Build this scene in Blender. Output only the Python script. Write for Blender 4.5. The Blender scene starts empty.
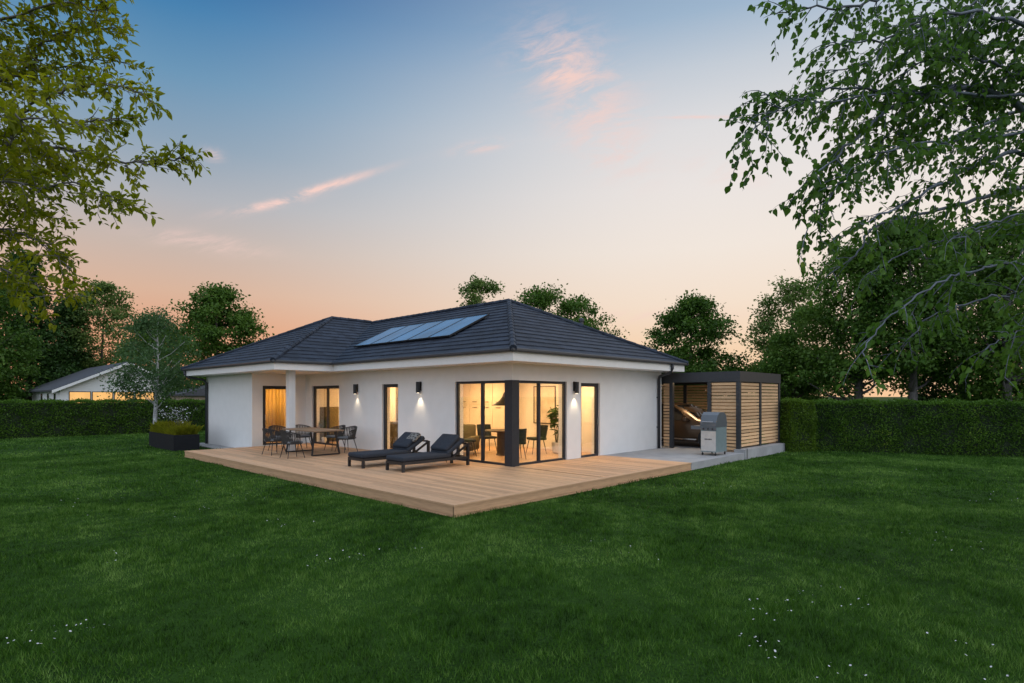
import bpy, bmesh, math, random
import numpy as np
from mathutils import Vector, Matrix
PI = math.pi
random.seed(7); RNG = np.random.default_rng(7)
SC = bpy.context.scene
COL = SC.collection

# ------------------------------------------------------------------ survey: camera geometry
FPX, CX, HY = 572.0, 512.0, 396.5
RV = np.array([.6918, -.7221, 0.]); FV = np.array([.7221, .6918, 0.]); UV = np.array([0., 0., 1.])
CAM = np.array([-10.30, -9.865, 1.95])
def P(px, py, depth):
    """world point seen in direction (px,py) at a given distance - used as a survey of where things stand"""
    return CAM + depth * (FV + RV * (px - CX) / FPX - UV * (py - HY) / FPX)
def G(px, depth):
    p = P(px, HY, depth); return float(p[0]), float(p[1])
def lin(c):
    return tuple(((v/255)/12.92 if v/255 <= .04045 else ((v/255+.055)/1.055)**2.4) for v in c)

# ------------------------------------------------------------------ materials
def new_mat(name):
    m = bpy.data.materials.new(name); m.use_nodes = True
    nt = m.node_tree; nt.nodes.clear()
    out = nt.nodes.new('ShaderNodeOutputMaterial')
    return m, nt, out
def mat(name, col, rough=.6, metal=0., var=.12, scale=6., bump=0., bscale=60., spec=.5, stretch=None, island=0., coat=0.):
    m, nt, out = new_mat(name); N = nt.nodes; Lk = nt.links
    b = N.new('ShaderNodeBsdfPrincipled'); Lk.new(b.outputs[0], out.inputs[0])
    b.inputs['Roughness'].default_value = rough; b.inputs['Metallic'].default_value = metal
    b.inputs['Specular IOR Level'].default_value = spec; b.inputs['Coat Weight'].default_value = coat
    tc = N.new('ShaderNodeTexCoord'); vec = tc.outputs['Object']
    if stretch:
        mp = N.new('ShaderNodeMapping'); mp.inputs['Scale'].default_value = stretch
        Lk.new(vec, mp.inputs[0]); vec = mp.outputs[0]
    nz = N.new('ShaderNodeTexNoise'); nz.inputs['Scale'].default_value = scale; nz.inputs['Detail'].default_value = 5
    Lk.new(vec, nz.inputs['Vector'])
    fac = nz.outputs['Fac']
    if island:
        ge = N.new('ShaderNodeNewGeometry')
        mx = N.new('ShaderNodeMath'); mx.operation = 'MULTIPLY_ADD'
        mx.inputs[1].default_value = island; Lk.new(ge.outputs['Random Per Island'], mx.inputs[0])
        sb = N.new('ShaderNodeMath'); sb.operation = 'SUBTRACT'; Lk.new(fac, sb.inputs[0]); sb.inputs[1].default_value = island*.5
        Lk.new(sb.outputs[0], mx.inputs[2]); fac = mx.outputs[0]
    mr = N.new('ShaderNodeMapRange'); mr.inputs[1].default_value = .25; mr.inputs[2].default_value = .75
    mr.inputs[3].default_value = 1-var; mr.inputs[4].default_value = 1+var
    Lk.new(fac, mr.inputs[0])
    hs = N.new('ShaderNodeVectorMath'); hs.operation = 'SCALE'; hs.inputs[0].default_value = col[:3]
    Lk.new(mr.outputs[0], hs.inputs['Scale']); Lk.new(hs.outputs[0], b.inputs['Base Color'])
    if bump:
        n2 = N.new('ShaderNodeTexNoise'); n2.inputs['Scale'].default_value = bscale; n2.inputs['Detail'].default_value = 4
        Lk.new(vec, n2.inputs['Vector'])
        bp = N.new('ShaderNodeBump'); bp.inputs['Strength'].default_value = bump; bp.inputs['Distance'].default_value = .01
        Lk.new(n2.outputs['Fac'], bp.inputs['Height']); Lk.new(bp.outputs[0], b.inputs['Normal'])
    return m
def leaf_mat(name, c0, c1, c2=None, trans=.35, scale=.7, gloss=.018):
    m, nt, out = new_mat(name); N = nt.nodes; Lk = nt.links
    ge = N.new('ShaderNodeNewGeometry'); tc = N.new('ShaderNodeTexCoord')
    nz = N.new('ShaderNodeTexNoise'); nz.inputs['Scale'].default_value = scale; nz.inputs['Detail'].default_value = 3
    Lk.new(tc.outputs['Object'], nz.inputs['Vector'])
    a = N.new('ShaderNodeMath'); a.operation = 'MULTIPLY_ADD'; a.inputs[1].default_value = .55
    Lk.new(ge.outputs['Random Per Island'], a.inputs[0])
    s = N.new('ShaderNodeMapRange'); s.inputs[1].default_value = .3; s.inputs[2].default_value = .7
    s.inputs[3].default_value = 0; s.inputs[4].default_value = .5
    Lk.new(nz.outputs['Fac'], s.inputs[0]); Lk.new(s.outputs[0], a.inputs[2])
    r = N.new('ShaderNodeValToRGB'); r.color_ramp.elements[0].color = (*c0, 1); r.color_ramp.elements[1].color = (*c1, 1)
    if c2:
        e = r.color_ramp.elements.new(.93); e.color = (*c1, 1); r.color_ramp.elements[-1].color = (*c2, 1)
    Lk.new(a.outputs[0], r.inputs[0])
    d = N.new('ShaderNodeBsdfDiffuse'); t = N.new('ShaderNodeBsdfTranslucent'); g = N.new('ShaderNodeBsdfGlossy')
    g.inputs['Roughness'].default_value = .45
    Lk.new(r.outputs[0], d.inputs[0]); Lk.new(r.outputs[0], t.inputs[0])
    m1 = N.new('ShaderNodeMixShader'); m1.inputs[0].default_value = trans
    Lk.new(d.outputs[0], m1.inputs[1]); Lk.new(t.outputs[0], m1.inputs[2])
    m2 = N.new('ShaderNodeMixShader'); m2.inputs[0].default_value = gloss
    Lk.new(m1.outputs[0], m2.inputs[1]); Lk.new(g.outputs[0], m2.inputs[2])
    Lk.new(m2.outputs[0], out.inputs[0])
    return m
def glass_mat(name, refl=.09, tint=(.97, .98, .97)):
    m, nt, out = new_mat(name); N = nt.nodes; Lk = nt.links
    t = N.new('ShaderNodeBsdfTransparent'); t.inputs[0].default_value = (*tint, 1)
    g = N.new('ShaderNodeBsdfGlossy'); g.inputs['Roughness'].default_value = .01
    fr = N.new('ShaderNodeLayerWeight'); fr.inputs[0].default_value = .25
    mr = N.new('ShaderNodeMapRange'); mr.inputs[3].default_value = refl*.3; mr.inputs[4].default_value = .32
    Lk.new(fr.outputs['Fresnel'], mr.inputs[0])
    mx = N.new('ShaderNodeMixShader'); Lk.new(mr.outputs[0], mx.inputs[0])
    Lk.new(t.outputs[0], mx.inputs[1]); Lk.new(g.outputs[0], mx.inputs[2]); Lk.new(mx.outputs[0], out.inputs[0])
    return m
def emit_mat(name, col, st):
    m, nt, out = new_mat(name)
    e = nt.nodes.new('ShaderNodeEmission'); e.inputs[0].default_value = (*col, 1); e.inputs[1].default_value = st
    nz = nt.nodes.new('ShaderNodeTexNoise'); nz.inputs['Scale'].default_value = .9
    mr = nt.nodes.new('ShaderNodeMapRange'); mr.inputs[1].default_value = .3; mr.inputs[2].default_value = .7
    mr.inputs[3].default_value = st*.75; mr.inputs[4].default_value = st*1.15
    nt.links.new(nz.outputs['Fac'], mr.inputs[0]); nt.links.new(mr.outputs[0], e.inputs[1])
    nt.links.new(e.outputs[0], out.inputs[0]); return m

M = {}
M['plaster'] = mat('white_plaster', (.82, .81, .79), .9, var=.03, scale=3, bump=.2, bscale=160, spec=.2)
M['white'] = mat('white_paint', (.80, .79, .77), .5, var=.03)
M['tile'] = mat('roof_tile', (.021, .029, .045), .6, var=.35, scale=9, bump=.1, bscale=90, island=.5, spec=.22)
M['dark'] = mat('anthracite_metal', (.035, .038, .044), .42, metal=0, var=.12, scale=12)
M['frame'] = mat('anthracite_frame', (.032, .034, .040), .5, var=.1, scale=12, spec=.25)
M['deck'] = mat('deck_wood', (.54, .335, .19), .6, var=.17, scale=5, stretch=(9, .7, 9), bump=.25, bscale=14, island=.6)
M['deckx'] = mat('deck_wood_cross', (.54, .335, .19), .6, var=.17, scale=5, stretch=(.7, 9, 9), bump=.25, bscale=14, island=.6)
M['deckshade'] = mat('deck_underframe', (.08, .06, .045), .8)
M['slat'] = mat('larch_slat', (.72, .46, .25), .6, var=.2, scale=4, stretch=(.8, .8, 12), island=.8, bump=.2, bscale=10)
M['concrete'] = mat('concrete', (.36, .365, .37), .85, var=.16, scale=2.2, bump=.4, bscale=50, spec=.2)
M['cushion'] = mat('charcoal_fabric', (.040, .047, .060), .95, var=.15, scale=20, bump=.4, bscale=260, spec=.1)
M['black'] = mat('black_metal', (.014, .014, .016), .45, var=.1)
M['rope'] = mat('woven_rope', (.05, .048, .045), .85, var=.2, scale=30)
M['greycush'] = mat('grey_seat_fabric', (.16, .17, .18), .95, var=.1, scale=30)
M['tabletop'] = mat('oak_table_top', (.27, .18, .11), .5, var=.2, scale=5, stretch=(8, .8, 8))
M['steel'] = mat('stainless_steel', (.60, .60, .58), .38, metal=.45, var=.08, scale=8)
M['lid'] = mat('grey_enamel', (.13, .15, .17), .35, metal=.3, var=.08)
M['grillside'] = mat('blue_grey_enamel', (.26, .34, .36), .35, metal=.3, var=.1)
M['carpaint'] = mat('bronze_car_paint', (.09, .055, .03), .34, metal=.5, var=.05, coat=.4)
M['carglass'] = mat('dark_car_glass', (.012, .012, .013), .06, var=.02, spec=.8)
M['rubber'] = mat('black_rubber', (.012, .012, .012), .8, var=.1)
M['chrome'] = mat('alloy', (.5, .5, .5), .25, metal=.9, var=.04)
M['panel'] = mat('solar_cell', (.030, .150, .30), .22, var=.45, scale=.9, spec=.3)
M['panelframe'] = mat('panel_frame', (.03, .032, .036), .35, metal=.4, var=.05)
M['inwall'] = mat('interior_wall', (.76, .70, .62), .9, var=.03, spec=.2)
M['infloor'] = mat('oak_floor', (.42, .26, .14), .4, var=.2, scale=5, stretch=(9, .8, 9))
M['cabinet'] = mat('cream_cabinet', (.70, .61, .48), .5, var=.04)
M['olive'] = mat('olive_fabric', (.105, .085, .04), .9, var=.15, scale=14, bump=.3, bscale=200)
M['walnut'] = mat('dark_walnut', (.045, .028, .016), .5, var=.25, scale=5, stretch=(1, 1, 9))
M['chairfab'] = mat('dark_green_fabric', (.018, .022, .02), .9, var=.15, scale=20)
M['curtain'] = leaf_mat('ochre_curtain', (.66, .52, .24), (.74, .60, .30), trans=.5, gloss=0.)
M['paper'] = mat('picture_paper', (.62, .52, .40), .8, var=.25, scale=3.5)
M['pot'] = mat('white_pot', (.7, .68, .64), .5, var=.05)
M['planter'] = mat('dark_planter', (.017, .018, .021), .65, var=.15, spec=.15)
M['soil'] = mat('soil', (.05, .035, .025), .95, var=.4, bump=.6, bscale=30)
M['birchbark'] = mat('birch_bark', (.40, .40, .40), .8, var=.55, scale=9, stretch=(1, 1, 5), bump=.4, bscale=40)
M['limbbark'] = mat('blue_grey_bark', (.12, .135, .165), .8, var=.6, scale=7, stretch=(1, 1, 1), bump=.4, bscale=40)
M['bark'] = mat('brown_bark', (.075, .06, .05), .9, var=.4, scale=9, stretch=(4, 4, 1), bump=.8, bscale=30)
M['greybark'] = mat('grey_bark', (.13, .12, .115), .9, var=.4, scale=9, stretch=(4, 4, 1), bump=.6, bscale=30)
M['glass'] = glass_mat('window_glass')
M['pattern'] = None
M['nroof'] = mat('neighbour_roof', (.05, .055, .065), .7, var=.2)
M['lit'] = emit_mat('lit_window', (1, .55, .19), 1.0)
M['petal'] = mat('white_petal', (.55, .56, .58), .8, var=.1)
M['lampglass'] = emit_mat('lamp_bulb', (1, .8, .55), 6.)

LM = {}
LM['dark'] = leaf_mat('dark_leaves', (.022, .066, .009), (.090, .185, .022), (.19, .28, .04), trans=.4)
LM['mid'] = leaf_mat('mid_leaves', (.036, .098, .013), (.115, .215, .028), (.21, .30, .05), trans=.42)
LM['pale'] = leaf_mat('pale_leaves', (.075, .145, .030), (.165, .245, .055), (.24, .29, .085), trans=.42)
LM['conifer'] = leaf_mat('conifer_needles', (.018, .054, .013), (.058, .128, .026), (.11, .175, .04), trans=.3)
LM['yellow'] = leaf_mat('yellow_green_leaves', (.095, .145, .004), (.370, .395, .010), (.64, .58, .03), trans=.54, scale=1.4)
LM['birch'] = leaf_mat('birch_leaves', (.036, .110, .012), (.115, .235, .028), (.24, .34, .055), trans=.5, scale=1.2)
LM['silver'] = leaf_mat('silver_leaves', (.036, .095, .030), (.100, .185, .065), (.18, .25, .10), trans=.4, scale=1.)
LM['hedge'] = leaf_mat('hedge_leaves', (.018, .062, .005), (.098, .210, .016), (.24, .34, .035), trans=.35, scale=1.2)
LM['hedgel'] = leaf_mat('light_hedge_leaves', (.040, .095, .007), (.125, .225, .016), (.22, .30, .03), trans=.35, scale=1.5)
LM['reed'] = leaf_mat('ornamental_grass_blades', (.26, .30, .020), (.54, .52, .04), (.62, .52, .07), trans=.45, scale=2.)
LM['house'] = leaf_mat('houseplant_leaves', (.03, .065, .015), (.08, .13, .03), trans=.35)
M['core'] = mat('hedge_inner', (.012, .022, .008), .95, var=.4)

# ------------------------------------------------------------------ mesh building
class MB:
    def __init__(s): s.v = []; s.f = []
    def quad(s, *pts):
        i = len(s.v); s.v += [tuple(p) for p in pts]; s.f.append(tuple(range(i, i+len(pts)))); return s
    def box(s, x0, x1, y0, y1, z0, z1, M4=None):
        i = len(s.v)
        pts = [(x0,y0,z0),(x1,y0,z0),(x1,y1,z0),(x0,y1,z0),(x0,y0,z1),(x1,y0,z1),(x1,y1,z1),(x0,y1,z1)]
        if M4 is not None: pts = [tuple(M4 @ Vector(p)) for p in pts]
        s.v += pts
        for f in ((0,3,2,1),(4,5,6,7),(0,1,5,4),(1,2,6,5),(2,3,7,6),(3,0,4,7)): s.f.append(tuple(i+k for k in f))
        return s
    def rbox(s, x0, x1, y0, y1, z0, z1, r=.03, seg=3, M4=None):
        bm = bmesh.new(); bmesh.ops.create_cube(bm, size=1)
        for v in bm.verts:
            v.co = Vector((x0+(v.co.x+.5)*(x1-x0), y0+(v.co.y+.5)*(y1-y0), z0+(v.co.z+.5)*(z1-z0)))
        bmesh.ops.bevel(bm, geom=list(bm.edges), offset=r, segments=seg, affect='EDGES', profile=.5)
        i = len(s.v); bm.verts.index_update()
        s.v += [tuple(M4 @ v.co) if M4 is not None else tuple(v.co) for v in bm.verts]
        s.f += [tuple(i+v.index for v in f.verts) for f in bm.faces]; bm.free(); return s
    def tube(s, pts, rad, n=8, caps=True):
        pts = [Vector(p) for p in pts]; k = len(pts)
        if not hasattr(rad, '__len__'): rad = [rad]*k
        i0 = len(s.v); up = None
        for j in range(k):
            t = (pts[min(j+1, k-1)] - pts[max(j-1, 0)]).normalized()
            if up is None: up = t.orthogonal().normalized()
            else:
                up = up - t*up.dot(t)
                up = up.normalized() if up.length > 1e-6 else t.orthogonal().normalized()
            w = t.cross(up)
            for a in range(n):
                an = 2*PI*a/n; s.v.append(tuple(pts[j] + (up*math.cos(an) + w*math.sin(an))*rad[j]))
        for j in range(k-1):
            for a in range(n):
                b = (a+1) % n; q = i0+j*n
                s.f.append((q+a, q+b, q+n+b, q+n+a))
        if caps:
            s.f.append(tuple(i0+a for a in reversed(range(n)))); s.f.append(tuple(i0+(k-1)*n+a for a in range(n)))
        return s
    def lathe(s, prof, c=(0,0,0), n=20):
        i0 = len(s.v)
        for r, z in prof:
            for a in range(n): s.v.append((c[0]+r*math.cos(2*PI*a/n), c[1]+r*math.sin(2*PI*a/n), c[2]+z))
        for j in range(len(prof)-1):
            for a in range(n):
                b = (a+1) % n; q = i0+j*n; s.f.append((q+a, q+b, q+n+b, q+n+a))
        s.f.append(tuple(i0+a for a in reversed(range(n)))); s.f.append(tuple(i0+(len(prof)-1)*n+a for a in range(n)))
        return s
    def prism(s, outline, d0, d1, axis='y', M4=None):
        """extrude a 2-D outline (a,b) along an axis"""
        def mk(a, b, d): return {'y': (a, d, b), 'x': (d, a, b), 'z': (a, b, d)}[axis]
        i = len(s.v); k = len(outline)
        pts = [mk(a, b, d0) for a, b in outline] + [mk(a, b, d1) for a, b in outline]
        if M4 is not None: pts = [tuple(M4 @ Vector(p)) for p in pts]
        s.v += pts
        s.f.append(tuple(i+j for j in range(k))); s.f.append(tuple(i+k+j for j in reversed(range(k))))
        for j in range(k):
            q = (j+1) % k; s.f.append((i+j, i+k+j, i+k+q, i+q))
        return s
    def build(s, name, m, parent=None, smooth=False, fix=True):
        me = bpy.data.meshes.new(name); me.from_pydata(s.v, [], s.f); me.update()
        if fix:
            bm = bmesh.new(); bm.from_mesh(me); bmesh.ops.recalc_face_normals(bm, faces=bm.faces); bm.to_mesh(me); bm.free()
        if smooth: me.polygons.foreach_set('use_smooth', [True]*len(me.polygons))
        me.materials.append(m)
        return link(bpy.data.objects.new(name, me), parent)
def link(o, parent=None):
    COL.objects.link(o)
    if parent is not None: o.parent = parent
    return o
def np_mesh(name, V, F, m, parent=None, smooth=False):
    """fast mesh from numpy: V (n,3), F (k,c)"""
    me = bpy.data.meshes.new(name); n, k, c = len(V), len(F), F.shape[1]
    me.vertices.add(n); me.vertices.foreach_set('co', np.ascontiguousarray(V, dtype=np.float32).ravel())
    me.loops.add(k*c); me.loops.foreach_set('vertex_index', np.ascontiguousarray(F, dtype=np.int32).ravel())
    me.polygons.add(k); me.polygons.foreach_set('loop_start', np.arange(0, k*c, c, dtype=np.int32))
    me.polygons.foreach_set('loop_total', np.full(k, c, dtype=np.int32))
    me.update(calc_edges=True); me.materials.append(m)
    return link(bpy.data.objects.new(name, me), parent)
def tag(o, label=None, cat=None, group=None, kind=None):
    if label: o['label'] = label
    if cat: o['category'] = cat
    if group: o['group'] = group
    if kind: o['kind'] = kind
    return o
def thing(name, label, cat, loc=(0, 0, 0), rz=0., group=None):
    o = bpy.data.objects.new(name, None); o.empty_display_size = .2
    o.location = loc; o.rotation_euler = (0, 0, rz); link(o); return tag(o, label, cat, group)
def copy_tree(o, parent=None):
    c = o.copy(); COL.objects.link(c); c.parent = parent
    for ch in list(o.children): copy_tree(ch, c)
    return c
def place(proto, loc, rz, label, first=False, sc=None):
    o = proto if first else copy_tree(proto)
    o.location = loc; o.rotation_euler = (0, 0, rz); o['label'] = label
    if sc: o.scale = sc if hasattr(sc, '__len__') else (sc, sc, sc)
    return o
def unit(a): return a/np.maximum(np.linalg.norm(a, axis=-1, keepdims=True), 1e-9)
def leaf_geo(Cn, D, Nn, L, W, fold=.25, six=False):
    """leaf blades at bases Cn along D with face normal Nn"""
    D = unit(D); S = unit(np.cross(Nn, D)); Nn = np.cross(D, S); L = L[:, None]; w = L*W
    if six:
        cols = [Cn, Cn+D*L*.22+S*w*.42+Nn*w*fold, Cn+D*L*.52+S*w*.42+Nn*w*fold, Cn+D*L-Nn*L*.10, Cn+D*L*.52-S*w*.42+Nn*w*fold, Cn+D*L*.22-S*w*.42+Nn*w*fold]
        V = np.stack(cols, 1); n = len(Cn); b = (np.arange(n)*6)[:, None]
        F = np.concatenate([b+np.array([[0, 3, 2, 1]]), b+np.array([[0, 5, 4, 3]])], 0)
    else:
        cols = [Cn, Cn+D*L*.45+S*w*.5+Nn*w*fold, Cn+D*L, Cn+D*L*.45-S*w*.5+Nn*w*fold]
        V = np.stack(cols, 1); n = len(Cn); b = (np.arange(n)*4)[:, None]
        F = np.concatenate([b+np.array([[0, 2, 1]]), b+np.array([[0, 3, 2]])], 0)
    return V.reshape(-1, 3), F

# ------------------------------------------------------------------ trees (generic, standing on their own)
def tree_data(seed, h, r, base, kind, nclump, nleaf, lsize, bark, leaf, trunk_r=.16, csz=.5, loose=1., lob=True):
    """returns (trunk MB, leaf V, leaf F): trunk from the ground, crown between base and h"""
    g = np.random.default_rng(seed); rd = random.Random(seed)
    tm = MB(); lean = (rd.uniform(-.03, .03)*h, rd.uniform(-.03, .03)*h)
    tk = [(lean[0]*(t**2)+.05*math.sin(5*t+seed), lean[1]*(t**2)+.05*math.cos(4*t+seed), t*h*.88) for t in np.linspace(0, 1, 9)]
    tm.tube(tk, [trunk_r*(1.35 if i == 0 else 1)*(1-.88*t) + .012 for i, t in enumerate(np.linspace(0, 1, 9))], 8)
    cl = []; lobes = [(rd.uniform(0, 2*PI), rd.uniform(.15, .95), rd.uniform(.75, 1.12), rd.uniform(.25, .5)) for _ in range(9)]
    for i in range(nclump):
        t = g.uniform(0.02, 1) if kind != 'cone' else g.uniform(0, 1)**1.35
        if kind == 'round': prof = math.sin(PI*min(1, .12+.86*t)**.8)**.62
        elif kind == 'cone': prof = (1-t)**.85*.98+.03
        elif kind == 'column': prof = math.sin(PI*min(1, .12+.86*t))**.4*(1-.35*t)
        else: prof = math.sin(PI*(.08+.88*t))**.7
        a = g.uniform(0, 2*PI); k = 1.
        for la, lt, lr, lw in (lobes if lob else ()):
            da = abs((a-la+PI) % (2*PI)-PI)
            if da < 1.0 and abs(t-lt) < lw: k = max(k*.93, lr) if lr > 1 else k*lr**.35
        rr = r*prof*k*math.sqrt(g.uniform(.08, 1))
        c = np.array([rr*math.cos(a), rr*math.sin(a), base+t*(h-base)])
        if kind == 'cone': c[2] -= .16*rr
        tt = min(1, c[2]/(h*.88)); c[0] += lean[0]*tt**2; c[1] += lean[1]*tt**2
        cl.append(c)
    cl = np.array(cl)
    for c in cl[:: max(1, nclump//26)]:
        zz = max(base*.75, c[2]-.55*math.hypot(c[0], c[1])-.3); tt = zz/(h*.88)
        p0 = Vector((lean[0]*tt**2, lean[1]*tt**2, zz)); p1 = Vector(c); mid = (p0+p1)/2 + Vector((0, 0, -.08*(p1-p0).length))
        r0 = max(.02, trunk_r*(1-.85*tt)*.5)
        tm.tube([p0, mid, p1], [r0, r0*.6, .012], 5, caps=False)
    idx = g.integers(0, nclump, nleaf); sz = g.uniform(.6, 1.25, nclump)[idx]
    off = g.normal(0, 1, (nleaf, 3))*np.array([1, 1, .62])*(csz*sz)[:, None]*.62*loose
    Cn = cl[idx]+off; Cn[:, 2] = np.maximum(Cn[:, 2], .15)
    out = unit(off*np.array([1, 1, .6])+g.normal(0, .35, (nleaf, 3))*csz)
    D = unit(out*.7+g.normal(0, .6, (nleaf, 3))+np.array([0, 0, -.25])); Nn = unit(out*.6+g.normal(0, .55, (nleaf, 3))+np.array([0, 0, .5]))
    V, F = leaf_geo(Cn, D, Nn, lsize*g.uniform(.6, 1.3, nleaf), .62, .2)
    return tm, V, F
def make_tree(name, label, loc, rz, seed, group, bark, leaf, cat='tree', **kw):
    tm, V, F = tree_data(seed, bark=bark, leaf=leaf, **kw)
    t = thing(name, label, cat, loc, rz, group)
    tm.build('trunk', M[bark], t, smooth=True, fix=False)
    np_mesh('crown', V, F, LM[leaf], t)
    return t

# ================================================================== SETTING
# ground: one sheet to the horizon
m, nt, out = new_mat('lawn_ground'); N = nt.nodes; Lk = nt.links
b = N.new('ShaderNodeBsdfPrincipled'); Lk.new(b.outputs[0], out.inputs[0]); b.inputs['Roughness'].default_value = .95; b.inputs['Specular IOR Level'].default_value = .1
tc = N.new('ShaderNodeTexCoord'); n1 = N.new('ShaderNodeTexNoise'); n1.inputs['Scale'].default_value = .5; n1.inputs['Detail'].default_value = 8
n2 = N.new('ShaderNodeTexNoise'); n2.inputs['Scale'].default_value = 40; n2.inputs['Detail'].default_value = 3
Lk.new(tc.outputs['Object'], n1.inputs['Vector']); Lk.new(tc.outputs['Object'], n2.inputs['Vector'])
ad = N.new('ShaderNodeMath'); ad.operation = 'ADD'; Lk.new(n1.outputs['Fac'], ad.inputs[0]); Lk.new(n2.outputs['Fac'], ad.inputs[1])
cr = N.new('ShaderNodeValToRGB'); cr.color_ramp.elements[0].position = .7; cr.color_ramp.elements[0].color = (.006, .020, .003, 1)
cr.color_ramp.elements[1].position = 1.3; cr.color_ramp.elements[1].color = (.024, .062, .008, 1)
dv = N.new('ShaderNodeMath'); dv.operation = 'MULTIPLY'; dv.inputs[1].default_value = 1.; Lk.new(ad.outputs[0], dv.inputs[0])
Lk.new(dv.outputs[0], cr.inputs[0]); Lk.new(cr.outputs[0], b.inputs['Base Color'])
M['lawn'] = m
gm = MB(); S_ = 3000
gm.quad((-S_, -S_, 0), (S_, -S_, 0), (S_, S_, 0), (-S_, S_, 0))
tag(gm.build('lawn', m), kind='structure')

# grass blades
def grass_mat():
    m, nt, out = new_mat('grass_blades'); N = nt.nodes; Lk = nt.links
    ge = N.new('ShaderNodeNewGeometry'); tc = N.new('ShaderNodeTexCoord')
    nz = N.new('ShaderNodeTexNoise'); nz.inputs['Scale'].default_value = .55; nz.inputs['Detail'].default_value = 6; nz.inputs['Roughness'].default_value = .62
    mp = N.new('ShaderNodeMapping'); mp.inputs['Scale'].default_value = (1, 1, 0); Lk.new(tc.outputs['Object'], mp.inputs[0]); Lk.new(mp.outputs[0], nz.inputs['Vector'])
    s = N.new('ShaderNodeMapRange'); s.inputs[1].default_value = .40; s.inputs[2].default_value = .64
    Lk.new(nz.outputs['Fac'], s.inputs[0])
    a = N.new('ShaderNodeMath'); a.operation = 'MULTIPLY_ADD'; a.inputs[1].default_value = .46
    Lk.new(ge.outputs['Random Per Island'], a.inputs[0])
    nb = N.new('ShaderNodeTexNoise'); nb.inputs['Scale'].default_value = 4.5; nb.inputs['Detail'].default_value = 6; nb.inputs['Roughness'].default_value = .7; Lk.new(mp.outputs[0], nb.inputs['Vector'])
    sb_ = N.new('ShaderNodeMapRange'); sb_.inputs[1].default_value = .36; sb_.inputs[2].default_value = .66; sb_.inputs[3].default_value = -.18; sb_.inputs[4].default_value = .27; Lk.new(nb.outputs['Fac'], sb_.inputs[0])
    k = N.new('ShaderNodeMath'); k.operation = 'MULTIPLY_ADD'; k.inputs[1].default_value = .46; Lk.new(s.outputs[0], k.inputs[0]); Lk.new(sb_.outputs[0], k.inputs[2]); Lk.new(k.outputs[0], a.inputs[2])
    r = N.new('ShaderNodeValToRGB'); r.color_ramp.elements[0].color = (.006, .026, .002, 1); r.color_ramp.elements[1].color = (.225, .370, .085, 1)
    e = r.color_ramp.elements.new(.5); e.color = (.055, .150, .011, 1)
    Lk.new(a.outputs[0], r.inputs[0])
    d = N.new('ShaderNodeBsdfDiffuse'); t = N.new('ShaderNodeBsdfTranslucent'); g = N.new('ShaderNodeBsdfGlossy'); g.inputs['Roughness'].default_value = .5
    Lk.new(r.outputs[0], d.inputs[0]); Lk.new(r.outputs[0], t.inputs[0])
    m1 = N.new('ShaderNodeMixShader'); m1.inputs[0].default_value = .3; Lk.new(d.outputs[0], m1.inputs[1]); Lk.new(t.outputs[0], m1.inputs[2])
    m2 = N.new('ShaderNodeMixShader'); m2.inputs[0].default_value = .015; Lk.new(m1.outputs[0], m2.inputs[1]); Lk.new(g.outputs[0], m2.inputs[2])
    Lk.new(m2.outputs[0], out.inputs[0]); return m
def on_build(x, y):
    """true where deck, house, paving or planter stand"""
    a = (x > -4.32) & (x < 0) & (y > -2.85) & (y < 10.5)
    b = (x > -.2) & (x < 11) & (y > -2.85) & (y < 5)
    c = (x > -2.5) & (x < 7.6) & (y > 4.5) & (y < 16)
    d = (x > -3.95) & (x < -3.05) & (y > 12.9) & (y < 16.05)
    return a | b | c | d
VV = []; FF = []; off = 0
for d0, d1, dens, hh, ww in ((2.4, 6.5, 3900, .060, .0060), (6.5, 11, 2300, .060, .0095), (11, 19, 850, .062, .017), (19, 42, 190, .065, .036), (-6, 6.5, 420, .058, .011), (6.5, 30, 130, .064, .030)):
    if dens in (420, 130):      # lawn to either side of the view and behind the viewer
        n = int((d1-d0)*44*dens); dd = RNG.uniform(d0, d1, n); lat = RNG.uniform(-22, 22, n); o_ = (np.abs(lat) > 1.0*dd) | (dd < 2.5); dd = dd[o_]; lat = lat[o_]
    else:
        area = 1.02*(d1*d1-d0*d0); n = int(area*dens)
        dd = np.sqrt(RNG.uniform(d0*d0, d1*d1, n)); lat = RNG.uniform(-1.02, 1.02, n)*dd
    x = CAM[0]+FV[0]*dd+RV[0]*lat; y = CAM[1]+FV[1]*dd+RV[1]*lat
    ok = ~on_build(x, y); x = x[ok]; y = y[ok]; n = len(x)
    wob = .75+.5*np.sin(x*1.9+1.3*np.sin(y*1.1))*np.sin(y*2.3+1.7*np.sin(x*.8))*.6
    tuft = .8+.45*np.sin(x*7.3+2*np.sin(y*5.1))*np.sin(y*8.7+2*np.sin(x*6.1))
    h = hh*RNG.uniform(.5, 1.4, n)*wob.clip(.5, 1.3)*tuft; w = ww*RNG.uniform(.7, 1.3, n); an = RNG.uniform(0, 2*PI, n)
    la = RNG.uniform(0, 2*PI, n); le = h*RNG.uniform(.15, .9, n)
    b0 = np.stack([x-np.cos(an)*w/2, y-np.sin(an)*w/2, np.zeros(n)], 1); b1 = np.stack([x+np.cos(an)*w/2, y+np.sin(an)*w/2, np.zeros(n)], 1)
    tp = np.stack([x+np.cos(la)*le, y+np.sin(la)*le, h], 1)
    VV.append(np.stack([b0, b1, tp], 1).reshape(-1, 3)); FF.append(np.arange(n*3).reshape(-1, 3)+off); off += n*3
gr = np_mesh('grass', np.concatenate(VV), np.concatenate(FF), grass_mat())
tag(gr, 'short dark green grass growing all over the lawn', 'grass', kind='stuff')

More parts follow.
